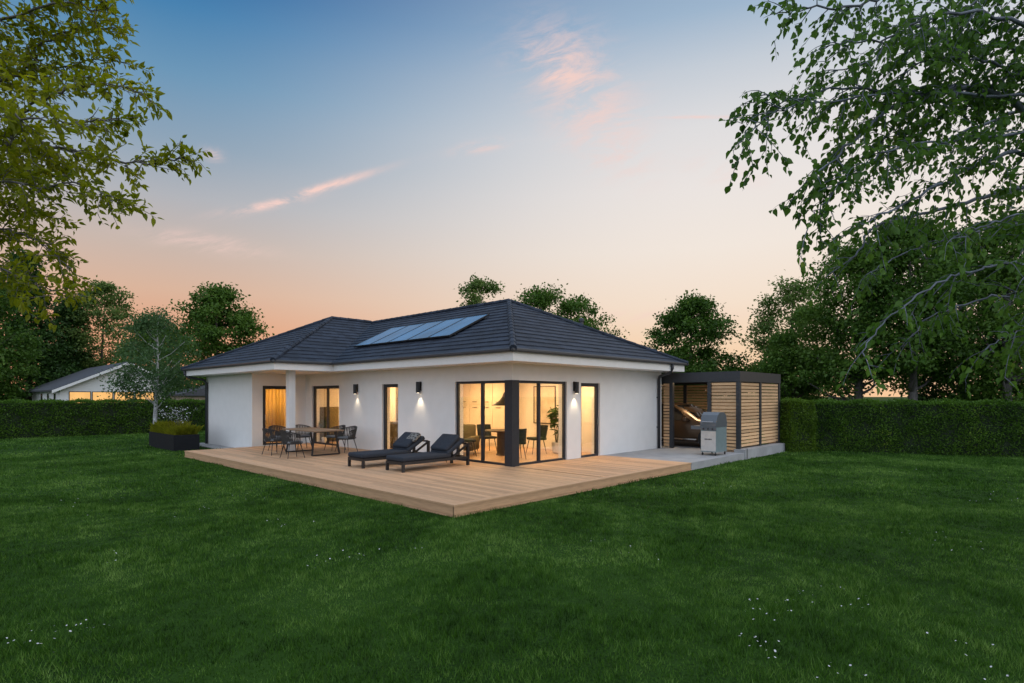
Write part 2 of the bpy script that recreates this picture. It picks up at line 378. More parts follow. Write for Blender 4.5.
# daisies in drifts
fl = MB(); rd = random.Random(3)
DA = [(62,507),(76,506),(90,505),(104,502),(180,514),(189,512),(206,513),(296,524),(301,523),(300,487),(312,488),(198,480),(42,643),(62,644),(70,640),(76,643),(404,554),(342,561),(348,560),(333,568),
      (908,475),(929,540),(936,538),(943,541),(954,550),(836,602),(842,600),(830,606),(781,614),(775,622),(785,610),(745,652),(757,650),(769,652),(838,673),(832,680),(965,645),(1016,508),(1008,506),(893,533),(1009,570),(716,484),(726,486),(700,488),
      (1000,675),(985,678),(820,595),(745,610),(1020,500),(120,515),(250,500),(640,560),(620,548),(742,628),(947,475),(30,660),(5,643),(130,560)]
for px, py in DA:
    d = FPX*1.95/(py-HY); c = P(px, py, d)
    for k in range(rd.randint(2, 6)):
        s = .055*d*rd.uniform(.2, 1)**.8; a = rd.uniform(0, 6.28); x, y = c[0]+s*math.cos(a), c[1]+s*math.sin(a); z = rd.uniform(.045, .080)
        if on_build(np.float64(x), np.float64(y)): continue
        r = rd.uniform(.006, .0105); q = rd.uniform(0, 6)
        nx, ny = rd.uniform(-.5, .5), rd.uniform(-.5, .5)
        pts = [(x+r*math.cos(q+j*PI/4)*(1 if j % 2 else .8), y+r*math.sin(q+j*PI/4)*(1 if j % 2 else .8), z+r*(nx*math.cos(q+j*PI/4)+ny*math.sin(q+j*PI/4))) for j in range(8)]
        fl.quad(*pts)
tag(fl.build('daisies', M['petal'], fix=False), 'small white daisies dotted in drifts over the lawn', 'flowers', kind='stuff')

# concrete paving beside the deck and under the carport
pv = MB(); pv.box(3.905, 10.9, -2.70, -.002, 0.002, .196); pv.box(7.41, 10.9, 0, 5.5, 0.002, .196)
pv.box(-2.62, -2.005, 11.0, 15.9, .002, .03)
tag(pv.build('pavement', M['concrete']), kind='structure')
kb = MB(); kb.box(3.905, 7.42, -2.83, -2.702, .001, .2); kb.box(7.424, 10.95, -2.86, -2.50, .001, .30)
tag(kb.build('kerb', M['concrete']), kind='structure')

# ================================================================== DECK
deck = thing('wooden_deck', 'wide pale wooden deck wrapping round the front corner of the white bungalow', 'deck', (-4.3, -2.83, 0))
O = Vector((-4.3, -2.83, 0)); rd = random.Random(11)
class MBo(MB):
    """builder whose coordinates are world, stored relative to an origin"""
    def __init__(s, o): super().__init__(); s.o = o
    def build(s, *a, **k):
        s.v = [(p[0]-s.o[0], p[1]-s.o[1], p[2]-s.o[2]) for p in s.v]; return super().build(*a, **k)
bd = MBo(O); x = -4.155; pitch = .146
while x < 3.9:
    x1 = min(x+.140, 3.9); y0, y1 = -2.683, (10.5 if x1 < 0.02 else -.003)
    if x < 0 < x1: y1 = 10.5; x1 = min(x1, -.003)
    y = y0; first = True
    while y < y1-.01:
        ln = rd.uniform(1.2, 4) if first else 4.; first = False; e = min(y+ln, y1)
        if y1-e < .3: e = y1
        bd.box(x, x1, y, e-.004, .172, .2+rd.uniform(-.0012, .0012)); y = e
    x += pitch
bd.build('boards', M['deck'], deck)
bo = MBo(O); bo.box(-4.30, -4.161, -2.83, 10.5, .172, .201)
bo.build('border_boards', M['deck'], deck)
bo = MBo(O); bo.box(-4.159, 3.9, -2.83, -2.690, .172, .201)
bo.build('border_boards', M['deckx'], deck)
fa = MBo(O)
fa.box(-4.285, -4.255, -2.80, 10.49, .036, .168); fa.box(-4.30, -4.262, -2.82, 10.49, -.01, .030); fa.box(-4.28, -.01, 10.46, 10.488, .036, .168)
fa.build('fascia_boards', M['deck'], deck)
fa = MBo(O); fa.box(-4.285, 3.9, -2.815, -2.785, .036, .168); fa.box(-4.30, 3.9, -2.835, -2.79, -.01, .030)
fa.build('fascia_boards', M['deckx'], deck)
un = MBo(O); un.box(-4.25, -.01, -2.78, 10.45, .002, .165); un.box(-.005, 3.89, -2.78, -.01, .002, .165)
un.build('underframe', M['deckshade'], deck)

# ================================================================== HOUSE
house = thing('bungalow', 'white rendered single storey bungalow with dark tiled hip roof and lit windows', 'house')
DK, HEAD, SOF = .2, 2.34, 2.785
def wall_run(mb, axis, c0, c1, a0, a1, z0, z1, ops=()):
    def bx(p, q, zz0, zz1):
        if q-p < 1e-4 or zz1-zz0 < 1e-4: return
        if axis == 'x': mb.box(c0, c1, p, q, zz0, zz1)      # wall of constant X
        else: mb.box(p, q, c0, c1, zz0, zz1)
    cur = a0
    for o0, o1, b0, b1 in sorted(ops):
        bx(cur, o0, z0, z1); bx(o0, o1, z0, b0); bx(o0, o1, b1, z1); cur = o1
    bx(cur, a1, z0, z1)
w = MB()
wall_run(w, 'x', 0, .3, 0, 10.9, 0, SOF, [(0, 2.18, .19, HEAD+.02), (4.87, 5.74, .19, HEAD), (8.41, 10.39, .19, HEAD)])
wall_run(w, 'y', 0, .3, .3, 7.4, 0, SOF, [(.3, 2.20, .19, HEAD+.02), (2.84, 3.77, .19, HEAD)])
w.build('wall', M['plaster'], house)
w = MB()
wall_run(w, 'y', 10.9, 11.2, -2., 0, 0, SOF, [(-1.62, -.55, .19, HEAD)])
w.build('wall', M['plaster'], house)
w = MB(); wall_run(w, 'x', -2., -1.7, 11.2, 15.5, 0, SOF); wall_run(w, 'y', 15.2, 15.5, -1.7, 7.4, 0, SOF)
w.build('wall', M['plaster'], house)
w = MB(); wall_run(w, 'x', 7.1, 7.4, .3, 15.2, 0, SOF); w.build('wall', M['plaster'], house)
# interior
w = MB(); w.box(4.3, 4.45, .3, 15.2, .2, 2.6); w.box(.3, 4.3, 7.0, 7.12, .2, 2.6); w.box(.0+.3, 4.3, 10.95, 11.15, .2, 2.6)
w.build('inner_wall', M['inwall'], house)
w = MB(); w.box(.3, 7.1, .3, 15.2, 2.6, 2.68); w.box(-1.7, .3, 11.2, 15.2, 2.6, 2.68); w.build('ceiling', M['inwall'], house)
w = MB(); w.box(.0, 7.1, .3, 15.2, .1, .199); w.box(-1.7, -.001, 11.2, 15.2, .1, .199); w.box(.3, 2.2, .002, .299, .1, .199)
w.build('floor', M['infloor'], house)
# soffit, fascia, gutter
w = MB(); w.box(-.75, 7.5, -.75, 7.45, SOF, SOF+.02); w.box(-2.7, 7.5, 7.452, 15.8, SOF, SOF+.02); w.build('soffit', M['white'], house)
FZ0, FZ1 = SOF-.008, 2.985
w = MB()
w.box(-.78, 7.53, -.78, -.752, FZ0, FZ1); w.box(7.502, 7.53, -.75, 15.83, FZ0, FZ1)
w.box(-.78, -.752, -.75, 7.42, FZ0, FZ1); w.box(-2.73, -.78, 7.42, 7.448, FZ0, FZ1); w.box(-2.73, -2.702, 7.45, 15.8, FZ0, FZ1); w.box(-2.73, 7.5, 15.802, 15.83, FZ0, FZ1)
w.build('fascia', M['white'], house)
GZ = 2.985
w = MB()
def gut(x0, x1, y0, y1): w.rbox(x0, x1, y0, y1, GZ, GZ+.085, .025, 2)
gut(-.88, 7.66, -.88, -.775); gut(-.88, -.775, -.77, 7.3); gut(-2.83, -.785, 7.305, 7.41); gut(-2.83, -2.725, 7.415, 15.9)
w.build('gutter', M['dark'], house)
# roof tiles
EZ, PT = 3.035, .49
roof_under = MB()
tl = MB(); rd = random.Random(5)
def slope(kind, e, s0, s1, tmax, dt=.285, tw=.30):
    k = 0; t = 0.
    def pt(s, tt, lift):
        z = EZ+PT*tt+lift
        return {'-x': (e+tt, s, z), '+x': (e-tt, s, z), '-y': (s, e+tt, z), '+y': (s, e-tt, z)}[kind]
    while t < tmax-.01:
        tb = t; te = min(t+dt, tmax)
        a0, a1, b0, b1 = s0(tb+1e-4), s1(tb+1e-4), s0(te-1e-4), s1(te-1e-4)
        lo, hi = min(a0, b0), max(a1, b1); s = lo - (tw/2 if k % 2 else 0)
        while s < hi:
            q0, q1 = s, s+tw-.004
            c = lambda v, l, h: min(max(v, l), h)
            A, B = c(q0, a0, a1), c(q1, a0, a1); C_, D_ = c(q0, b0, b1), c(q1, b0, b1)
            if B-A > .003 or D_-C_ > .003:
                l = .036+rd.uniform(-.0012, .0015)
                tl.quad(pt(A, tb-.02, l), pt(B, tb-.02, l), pt(D_, te, .006), pt(C_, te, .006))
                tl.quad(pt(A, tb-.02, l), pt(B, tb-.02, l), pt(B, tb-.02, 0), pt(A, tb-.02, 0))
            s += tw
        t += dt; k += 1
    n = 24
    for i in range(n):
        ta, tb = tmax*i/n, tmax*(i+1)/n
        roof_under.quad(pt(s0(ta+1e-4), ta, -.012), pt(s1(ta+1e-4), ta, -.012), pt(s1(tb-1e-4), tb, -.012), pt(s0(tb-1e-4), tb, -.012))
X0, X1, Y0, YW, YE, XW = -.85, 7.6, -.85, 7.35, 15.9, -2.8
TM = (X1-X0)/2; TW = (YE-YW)/2
slope('-x', X0, lambda t: Y0+t, lambda t: YW+t, TM)
slope('-y', Y0, lambda t: X0+t, lambda t: X1-t, TM)
slope('+x', X1, lambda t: Y0+t if t < TM else YW+t, lambda t: YE-t, TW)
slope('-y', YW, lambda t: XW+t, lambda t: (X0+t if t < TM else X1-t), TW)
slope('-x', XW, lambda t: YW+t, lambda t: YE-t, TW)
slope('+y', YE, lambda t: XW+t, lambda t: X1-t, TW)
roof = tl.build('roof', M['tile'], house, fix=False)
roof_under.build('roof_underlay', M['dark'], roof, fix=False)
def cap(p, q, r=.085):
    cp = MB(); p, q = Vector(p), Vector(q); L = (q-p).length; n = max(2, int(L/.36))
    for i in range(n):
        a, b_ = p.lerp(q, i/n), p.lerp(q, min(1, (i+1.08)/n)); cp.tube([a, b_], [r*1.06, r*.92], 8)
    cp.build('ridge_cap', M['tile'], roof, fix=False)
hz = lambda t: EZ+PT*t+.0
cap((X0, Y0, hz(0)+.02), (X0+TM, Y0+TM, hz(TM)+.02)); cap((X1, Y0, hz(0)+.02), (X1-TM, Y0+TM, hz(TM)+.02))
cap((X0+TM, Y0+TM, hz(TM)+.02), (X0+TM, YW+TM, hz(TM)+.02)); cap((XW, YW, hz(0)+.02), (XW+TW, YW+TW, hz(TW)+.02))
cap((XW, YE, hz(0)+.02), (XW+TW, YE-TW, hz(TW)+.02)); cap((XW+TW, YW+TW, hz(TW)+.02), (X1-TW, YW+TW, hz(TW)+.02)); cap((X1, YE, hz(0)+.02), (X1-TW, YE-TW, hz(TW)+.02))
vl = MB(); vl.tube([(X0+.02, YW+.02, hz(0)+.012), (X0+TM, YW+TM, hz(TM)+.012)], .016, 6); vl.build('valley_flashing', M['dark'], roof)
# solar panels: five in a row on the slope
sx = Vector((1, 0, PT)).normalized(); nrm = Vector((-PT, 0, 1)).normalized()
for i in range(5):
    y0 = 2.74+i*1.036
    B = Matrix(((sx.x, 0, nrm.x, .28), (0, 1, 0, y0), (sx.z, 0, nrm.z, EZ+PT*(.28+.85)+.07), (0, 0, 0, 1)))
    mb = MB(); mb.box(0, .03, 0, 1.02, 0, .05, B); mb.box(1.75, 1.78, 0, 1.02, 0, .05, B); mb.box(.03, 1.75, 0, .03, 0, .05, B); mb.box(.03, 1.75, .99, 1.02, 0, .05, B)
    mb.box(.2, .24, -.02, 1.04, -.07, -.002, B); mb.box(1.5, 1.54, -.02, 1.04, -.07, -.002, B)
    fr = mb.build('solar_panel', M['panelframe'], house)
    pc = MB(); pc.box(.03, 1.75, .03, .99, .01, .044, B); pc.build('cells', M['panel'], fr)
# roof vent
vt = MB(); vt.lathe([(.07, 0), (.07, .3), (.10, .31), (.10, .38), (.03, .42)], (5.4, 1.9, 4.2), 10); vt.build('vent_pipe', M['dark'], house)
# column
w = MB(); w.rbox(-1.99, -1.77, 8.02, 8.24, .2, SOF-.002, .006, 1); w.build('column', M['white'], house)
# corner post
w = MB(); w.box(-.02, .24, -.02, .24, .19, HEAD+.022); w.build('corner_post', M['frame'], house)
# windows
def window(axis, c, a0, a1, z0, z1, mull=(), name='window', depth=.07, fw=.065, handle=None, setback=.06):
    mb = MB(); c0 = c+setback; c1 = c0+depth
    def bx(m_, p, q, zz0, zz1, e0=c0, e1=c1):
        if axis == 'x': m_.box(e0, e1, p, q, zz0, zz1)
        else: m_.box(p, q, e0, e1, zz0, zz1)
    bx(mb, a0, a0+fw, z0, z1); bx(mb, a1-fw, a1, z0, z1); bx(mb, a0+fw, a1-fw, z0, z0+.06); bx(mb, a0+fw, a1-fw, z1-fw, z1)
    ed = [a0+fw]
    for m_ in mull: bx(mb, m_-.04, m_+.04, z0+.06, z1-fw); ed += [m_-.04, m_+.04]
    ed.append(a1-fw)
    wnd = mb.build(name, M['frame'], house)
    for i in range(0, len(ed), 2):
        pn = MB(); bx(pn, ed[i], ed[i+1], z0+.06, z1-fw, c0+.03, c0+.042); pn.build('pane', M['glass'], wnd)
    if handle is not None:
        h = MB()
        if axis == 'x': h.tube([(c0-.03, handle, 1.12), (c0-.03, handle, 1.3)], .011, 6); h.box(c0-.04, c0, handle-.012, handle+.012, 1.13, 1.16)
        else: h.tube([(handle, c0-.03, 1.12), (handle, c0-.03, 1.3)], .011, 6); h.box(handle-.012, handle+.012, c0-.04, c0, 1.13, 1.16)
        h.build('handle', M['chrome'], wnd)
    return wnd
window('x', 0, .242, 2.178, .192, HEAD+.018, [1.15], setback=.05)
window('y', 0, .242, 2.198, .192, HEAD+.018, [1.10], setback=.05)
window('x', 0, 4.872, 5.738, .192, HEAD-.002, [], fw=.1)
window('x', 0, 8.412, 10.388, .192, HEAD-.002, [9.36], fw=.1)
window('y', 10.9, -1.618, -.552, .192, HEAD-.002, [], 'door', fw=.12, handle=-1.52)
window('y', 0, 2.842, 3.768, .192, HEAD-.002, [], 'door', fw=.10, handle=3.70)
# downpipes
dp = MB(); dp.tube([(6.62, -.83, 2.99), (6.62, -.83, 2.86), (6.66, -.72, 2.72), (7.05, -.12, 2.62), (7.13, -.062, 2.5), (7.13, -.062, .2)], .048, 10)
for z in (.9, 1.9): dp.box(7.07, 7.19, -.06, -.001, z, z+.03)
dp.build('downpipe', M['dark'], house, smooth=True)
dp = MB(); dp.tube([(-2.78, 15.6, 2.99), (-2.78, 15.6, 2.86), (-2.7, 15.58, 2.74), (-2.15, 15.34, 2.62), (-2.065, 15.3, 2.5), (-2.065, 15.3, .03)], .05, 10)
dp.build('downpipe', M['dark'], house, smooth=True)

# wall lamps
def lamp_proto():
    t = thing('wall_lamp', 'x', 'lamp', (0, 0, 0), 0, 'lit wall lamps on the white walls')
    mb = MB(); mb.box(-.045, .045, -.012, 0, -.10, .17); mb.build('back_plate', M['black'], t)
    mb = MB(); mb.tube([(0, -.095, -.16), (0, -.095, .16)], .062, 16); mb.box(-.02, .02, -.04, -.010, -.03, .03)
    body = mb.build('lamp_body', M['black'], t)
    mb = MB(); mb.lathe([(.012, -.005), (.036, -.004), (.036, 0)], (0, -.095, -.162), 14); mb.build('bulb', M['lampglass'], body)
    return t
lp = lamp_proto()
for i, (loc, rz, lb) in enumerate([((0, 7.2, 2.2), -PI/2, 'black wall lamp between the double glass door and the narrow window'),
                                   ((0, 3.73, 2.22), -PI/2, 'black wall lamp above the loungers, between narrow window and corner window'),
                                   ((2.52, 0, 2.2), 0, 'black wall lamp between the corner window and the single glass door')]):
    o = place(lp, loc, rz, lb, i == 0)
    l = bpy.data.lights.new('lamp_light', 'SPOT'); l.energy = 9.5; l.color = (1, .80, .54); l.spot_size = math.radians(84); l.spot_blend = .85; l.shadow_soft_size = .02
    lo = bpy.data.objects.new('lamp_light', l); link(lo, o); lo.location = (0, -.098, -.19); lo.rotation_euler = (0, 0, 0)

# ================================================================== INTERIOR
def rlight(x, y, e, sx=.5, z=2.57, col=(1, .63, .29)):
    l = bpy.data.lights.new('room_light', 'AREA'); l.energy = e; l.color = col; l.size = sx; l.shape = 'DISK'
    o = bpy.data.objects.new('room_light', l); link(o); o.location = (x, y, z)
for x, y, e in [(1.0, .9, 58), (3.4, .9, 64), (1.0, 3.4, 60), (2.7, 4.6, 58), (3.4, 2.4, 40), (1.4, 6.1, 74), (1.4, 8.3, 74), (2.4, 9.6, 60), (-.9, 12.3, 125), (.2, 13.2, 60)]: rlight(x, y, e)
# kitchen cabinets on the back wall
kc = thing('kitchen_cabinet', 'tall cream fitted kitchen cupboards along the back wall inside the corner room', 'cabinet', (3.7, 3.9, .2))
mb = MB(); mb.box(.03, .59, 0, 3.0, 0, 2.35); mb.build('carcass', M['cabinet'], kc)
for i in range(5):
    for z0, z1 in ((.1, 1.45), (1.47, 2.33)):
        mb = MB(); mb.box(0, .028, .01+i*.6, .59+i*.6, z0, z1); d_ = mb.build('cupboard_door', M['cabinet'], kc)
        h = MB(); h.tube([(-.02, .18+i*.6, 1.36 if z0 < 1 else 1.56), (-.02, .42+i*.6, 1.36 if z0 < 1 else 1.56)], .009, 6); h.build('handle', M['dark'], d_)
# dining table
tb = thing('dining_table', 'round dark wooden dining table on a thick pedestal behind the corner window', 'table', (1.95, 2.15, .2))
mb = MB(); mb.lathe([(.03, .70), (.60, .71), (.63, .73), (.63, .745), (.60, .75), (.02, .75)], n=36); mb.build('tabletop', M['walnut'], tb, smooth=False)
mb = MB(); mb.lathe([(.28, 0), (.28, .03), (.25, .05), (.25, .66), (.3, .70)], n=24); mb.build('pedestal', M['walnut'], tb)
# dining chairs
def dining_chair():
    t = thing('dining_chair', 'x', 'chair', (0, 0, 0), 0, 'dark chairs around the indoor dining table')
    mb = MB(); mb.rbox(-.24, .24, -.23, .25, .42, .50, .03, 2); mb.build('seat', M['chairfab'], t, smooth=True)
    mb = MB()
    for k in range(9):
        a0, a1 = math.radians(-65+k*14.4), math.radians(-65+(k+1)*14.4)
        f = lambda a, r, z, tilt: (r*math.sin(a), .02+r*math.cos(a)*1.02+tilt*(z-.45), z)
        p = [f(a0, .245, .47, .18), f(a1, .245, .47, .18), f(a1, .25, .86-.0*abs(a1), .18), f(a0, .25, .86, .18), f(a0, .28, .47, .18), f(a1, .28, .47, .18), f(a1, .285, .86, .18), f(a0, .285, .86, .18)]
        i = len(mb.v); mb.v += p
        for q in ((0,1,2,3),(4,7,6,5),(3,2,6,7),(0,4,5,1)): mb.f.append(tuple(i+j for j in q))
        if k == 0: mb.f.append((i+0, i+3, i+7, i+4))
        if k == 8: mb.f.append((i+1, i+5, i+6, i+2))
    mb.build('backrest', M['chairfab'], t)
    for sx_, sy_ in ((-1, -1), (1, -1), (-1, 1), (1, 1)):
        mb = MB(); mb.tube([(sx_*.17, sy_*.16, .43), (sx_*.23, sy_*.24, 0)], [.016, .010], 6); mb.build('leg', M['black'], t)
    return t
dc = dining_chair()
for i, (x, y, lb) in enumerate([(.95, 2.75, 'dark indoor dining chair left of the round table, nearest the olive armchair'), (1.35, 1.15, 'dark indoor dining chair nearest the corner post of the window'),
                                (2.9, 1.75, 'dark indoor dining chair to the right of the round table, beside the framed picture wall'), (2.2, 3.2, 'dark indoor dining chair on the far side of the round table')]):
    place(dc, (x, y, .2), math.atan2(y-2.15, x-1.95)-PI/2, lb, i == 0)
# pendant
pd = thing('pendant_lamp', 'black bell shaped pendant lamp hanging over the indoor dining table', 'lamp', (1.95, 2.15, 1.68))
mb = MB(); mb.lathe([(.40, 0), (.39, .02), (.30, .07), (.18, .15), (.10, .26), (.06, .36), (.03, .40)], n=28); mb.build('lamp_shade', M['black'], pd, smooth=True)
mb = MB(); mb.tube([(0, 0, .39), (0, 0, .918)], .008, 6); mb.build('cord', M['black'], pd)
# armchair
ac = thing('armchair', 'high backed olive armchair standing behind the left pane of the corner window', 'armchair', (1.25, 3.6, .2), math.radians(-60)); ac.scale = (1.2, 1.1, .86)
mb = MB(); mb.rbox(-.4, .4, -.35, .35, .12, .44, .06, 3); mb.build('seat', M['olive'], ac, smooth=True)
mb = MB(); mb.rbox(-.42, .42, .30, .46, .12, 1.02, .05, 3); mb.build('backrest', M['olive'], ac, smooth=True)
for s in (-1, 1):
    mb = MB(); mb.rbox(s*.46-.07, s*.46+.07, -.35, .40, .12, .62, .05, 3); mb.build('armrest', M['olive'], ac, smooth=True)
    for q in (-.3, .36):
        mb = MB(); mb.tube([(s*.4, q, .13), (s*.42, q, 0)], .018, 6); mb.build('leg', M['black'], ac)
# picture on X=4.3 wall
pc = thing('framed_picture', 'large thin framed picture on the lit wall behind the corner window', 'picture', (4.298, 2.6, 1.04))
mb = MB()
W2, Z0, Z1 = .48, 0, 1.26
mb.box(-.03, 0, -W2, -W2+.03, Z0, Z1); mb.box(-.03, 0, W2-.03, W2, Z0, Z1); mb.box(-.03, 0, -W2+.03, W2-.03, Z0, Z0+.03); mb.box(-.03, 0, -W2+.03, W2-.03, Z1-.03, Z1); mb.build('frame', M['walnut'], pc)
mb = MB(); mb.box(-.012, -.004, -W2+.03, W2-.03, Z0+.03, Z1-.03); mb.build('sheet', M['paper'], pc)
# potted plant
pp = thing('potted_plant', 'tall leafy houseplant in a white pot at the right end of the corner window', 'plant', (3.4, 1.35, .2))
mb = MB(); mb.lathe([(.10, 0), (.14, .05), (.16, .34), (.145, .34), (.13, .30), (.01, .30)], n=20); mb.build('pot', M['pot'], pp, smooth=False)
mb = MB(); rg = np.random.default_rng(4); st = []
for k in range(5):
    a = k*1.3; tipx, tipy = .16*math.cos(a), .16*math.sin(a); st.append((tipx, tipy, 1.15+.1*k)); mb.tube([(0.02*math.cos(a), .02*math.sin(a), .28), (tipx*.5, tipy*.5, .8), st[-1]], [.012, .009, .005], 5)
mb.build('stem', M['bark'], pp)
n = 130; q = rg.integers(0, 5, n); Cn = np.array(st)[q]*np.stack([np.ones(n)]*2+[rg.uniform(.55, 1.02, n)], 1); D = unit(rg.normal(0, 1, (n, 3))*np.array([1, 1, .5])+np.array([0, 0, .25]))
V, F = leaf_geo(Cn, D, unit(rg.normal(0, .4, (n, 3))+np.array([0, 0, 1.])), rg.uniform(.15, .26, n), .46, .2, True); np_mesh('foliage', V, F, LM['house'], pp)
# sideboards behind the narrow window and the double door
sb = thing('sideboard', 'low olive sideboard standing behind the tall narrow window', 'sideboard', (.85, 5.45, .2))
mb = MB(); mb.box(.02, .48, 0, 1.5, .06, .88); mb.build('carcass', M['olive'], sb)
for i in range(3):
    mb = MB(); mb.box(0, .018, .01+i*.5, .49+i*.5, .08, .86); mb.build('cabinet_door', M['olive'], sb)
sb = thing('cabinet', 'tall olive cabinet behind the right pane of the double glass door', 'cabinet', (.58, 10.4, .2))
mb = MB(); mb.box(0, 1.2, .02, .5, .06, 1.34); mb.build('carcass', M['olive'], sb)
for i in range(2):
    mb = MB(); mb.box(.01+i*.6, .59+i*.6, 0, .018, .08, 1.32); mb.build('cabinet_door', M['olive'], sb)
place(pp, (.42, 10.25, .2), .7, 'small houseplant in a white pot behind the left pane of the double glass door', False, .62)
def curtain(label, axis, c, a0, a1, z0, z1):
    mb = MB(); n = int((a1-a0)/.02); pts = []
    for i in range(n+1):
        a = a0+(a1-a0)*i/n; o = .035*math.sin(i*.02/.13*2*PI)+.012*math.sin(i*.31); pts.append((a, c+o))
    th = .006
    for (a, o), (a2, o2) in zip(pts, pts[1:]):
        if axis == 'y': mb.quad((a, o, z0), (a2, o2, z0), (a2, o2, z1), (a, o, z1))
        else: mb.quad((o, a, z0), (o2, a2, z0), (o2, a2, z1), (o, a, z1))
    ob = mb.build('curtain', M['curtain'], fix=False, smooth=True)
    sm = ob.modifiers.new('thickness', 'SOLIDIFY'); sm.thickness = .006
    tag(ob, label, 'curtain', 'ochre curtains')
curtain('ochre curtain with long folds behind the glass door by the column', 'y', 11.5, -1.5, .4, .22, 2.55)
curtain('ochre curtain hanging behind the tall narrow window above the sideboard', 'y', 6.9, 1.4, 3.4, 1.1, 2.55)

# ================================================================== OUTDOOR FURNITURE
# dining table
ot = thing('outdoor_table', 'long wooden outdoor table on dark trapezoid legs on the covered deck', 'table', (-1.85, 6.72, .2))
mb = MB()
for i in range(7): mb.rbox(-.49+i*.14, -.355+i*.14, -1.05, 1.05, .715, .75, .006, 1)
mb.build('tabletop', M['tabletop'], ot)
for s in (-1, 1):
    mb = MB(); y = s*.78
    for q in (-1, 1): mb.tube([(q*.33, y, .715), (q*.44, y+s*.05, 0.02)], .03, 4)
    mb.tube([(-.44, y+s*.05, .025), (.44, y+s*.05, .025)], .025, 4); mb.tube([(-.33, y, .70), (.33, y, .70)], .025, 4)
    mb.build('leg', M['black'], ot)
# rope chairs
def rope_chair():
    t = thing('garden_chair', 'x', 'chair', (0, 0, 0), 0, 'dark woven rope chairs around the outdoor table')
    mb = MB(); mb.rbox(-.22, .22, -.22, .22, .42, .475, .022, 2); mb.build('seat_cushion', M['greycush'], t, smooth=True)
    mb = MB(); mb.lathe([(.02, .40), (.27, .40), (.28, .415), (.27, .425), (.02, .425)], n=20)
    top = [(.31*math.sin(math.radians(a))*1.0, .30*math.cos(math.radians(a))+.03, .80-.14*abs(a/115)**1.5) for a in range(-115, 116, 10)]
    mb.tube(top, .012, 6)
    mb.build('frame', M['black'], t)
    mb = MB()
    for i in range(0, 47):
        a = -115+i*5.; r = math.radians(a); zt = .80-.14*abs(a/115)**1.5
        mb.tube([(.31*math.sin(r), .30*math.cos(r)+.03, zt), (.26*math.sin(r+.10*(1 if i % 2 else -1)), .25*math.cos(r+.10*(1 if i % 2 else -1)), .42)], .0095, 4, caps=False)
    mb.build('rope_back', M['rope'], t)
    for sx_, sy_ in ((-1, -1), (1, -1), (-1, 1), (1, 1)):
        mb = MB(); mb.tube([(sx_*.16, sy_*.16, .41), (sx_*.25, sy_*.25, 0)], [.014, .010], 6); mb.build('leg', M['black'], t)
    return t
rc = rope_chair()
for i, (x, y, rz, lb) in enumerate([(-2.85, 5.95, PI/2, 'woven rope chair on the lawn side of the outdoor table, nearest the viewer'),
    (-2.8, 7.25, PI/2+.15, 'woven rope chair on the lawn side of the outdoor table, further from the viewer'),
    (-2.15, 8.35, .12, 'woven rope chair at the far left end of the outdoor table beside the column'),
    (-.85, 6.45, -PI/2+.1, 'woven rope chair on the wall side of the outdoor table, right of the double door'),
    (-.8, 7.25, -PI/2, 'woven rope chair on the wall side of the outdoor table before the double door'),
    (-1.4, 8.3, -.1, 'woven rope chair at the far end of the table by the inner wall corner')]):
    place(rc, (x, y, .2), rz, lb, i == 0)
# loungers
def lounger():
    t = thing('sun_lounger', 'x', 'lounger', (0, 0, 0), 0, 'charcoal sun loungers on the deck')   # foot end at x=0, head at x=2.05
    mb = MB()
    for y in (0.0, .64): mb.box(0, 2.05, y, y+.05, .17, .235)
    mb.box(0, .05, .05, .64, .17, .235); mb.box(2.0, 2.05, .05, .64, .17, .235)
    for k in range(7): mb.box(.2+k*.2, .26+k*.2, .05, .64, .19, .215)
    mb.build('frame', M['black'], t)
    for y in (0, .64):
        mb = MB(); mb.box(0, .06, y-.003, y+.053, 0, .172); mb.build('leg', M['black'], t)
    for y in (0, .64):
        mb = MB(); mb.box(1.985, 2.053, y-.003, y+.053, 0, .56); mb.tube([(2.02, y+.025, .54), (1.5, y+.025, .24)], .03, 4); mb.build('head_support', M['black'], t)
    mb = MB(); mb.box(1.99, 2.04, .05, .64, .53, .575); mb.build('head_bar', M['black'], t)
    mb = MB(); mb.rbox(-.01, 1.46, -.005, .695, .237, .355, .045, 4); mb.build('mattress', M['cushion'], t, smooth=True)
    a = math.radians(31); B = Matrix.Translation((1.36, 0, .30)) @ Matrix.Rotation(-a, 4, 'Y')
    mb = MB(); mb.rbox(0, .64, -.005, .695, -.02, .10, .045, 4, B); mb.build('back_cushion', M['cushion'], t, smooth=True)
    B2 = Matrix.Translation((1.36, 0, .30)) @ Matrix.Rotation(-a-.12, 4, 'Y')
    mb = MB(); mb.rbox(.03, .60, .02, .67, .065, .185, .058, 4, B2); mb.build('pillow', M['cushion'], t, smooth=True)
    return t
lg = lounger()
place(lg, (-2.56, 1.02, .2), 0, 'charcoal cushioned sun lounger nearer the deck corner, in front of the corner window', True)
l2 = place(lg, (-2.78, 2.36, .2), 0, 'charcoal cushioned sun lounger nearer the narrow window, with patterned throw cushion on it')
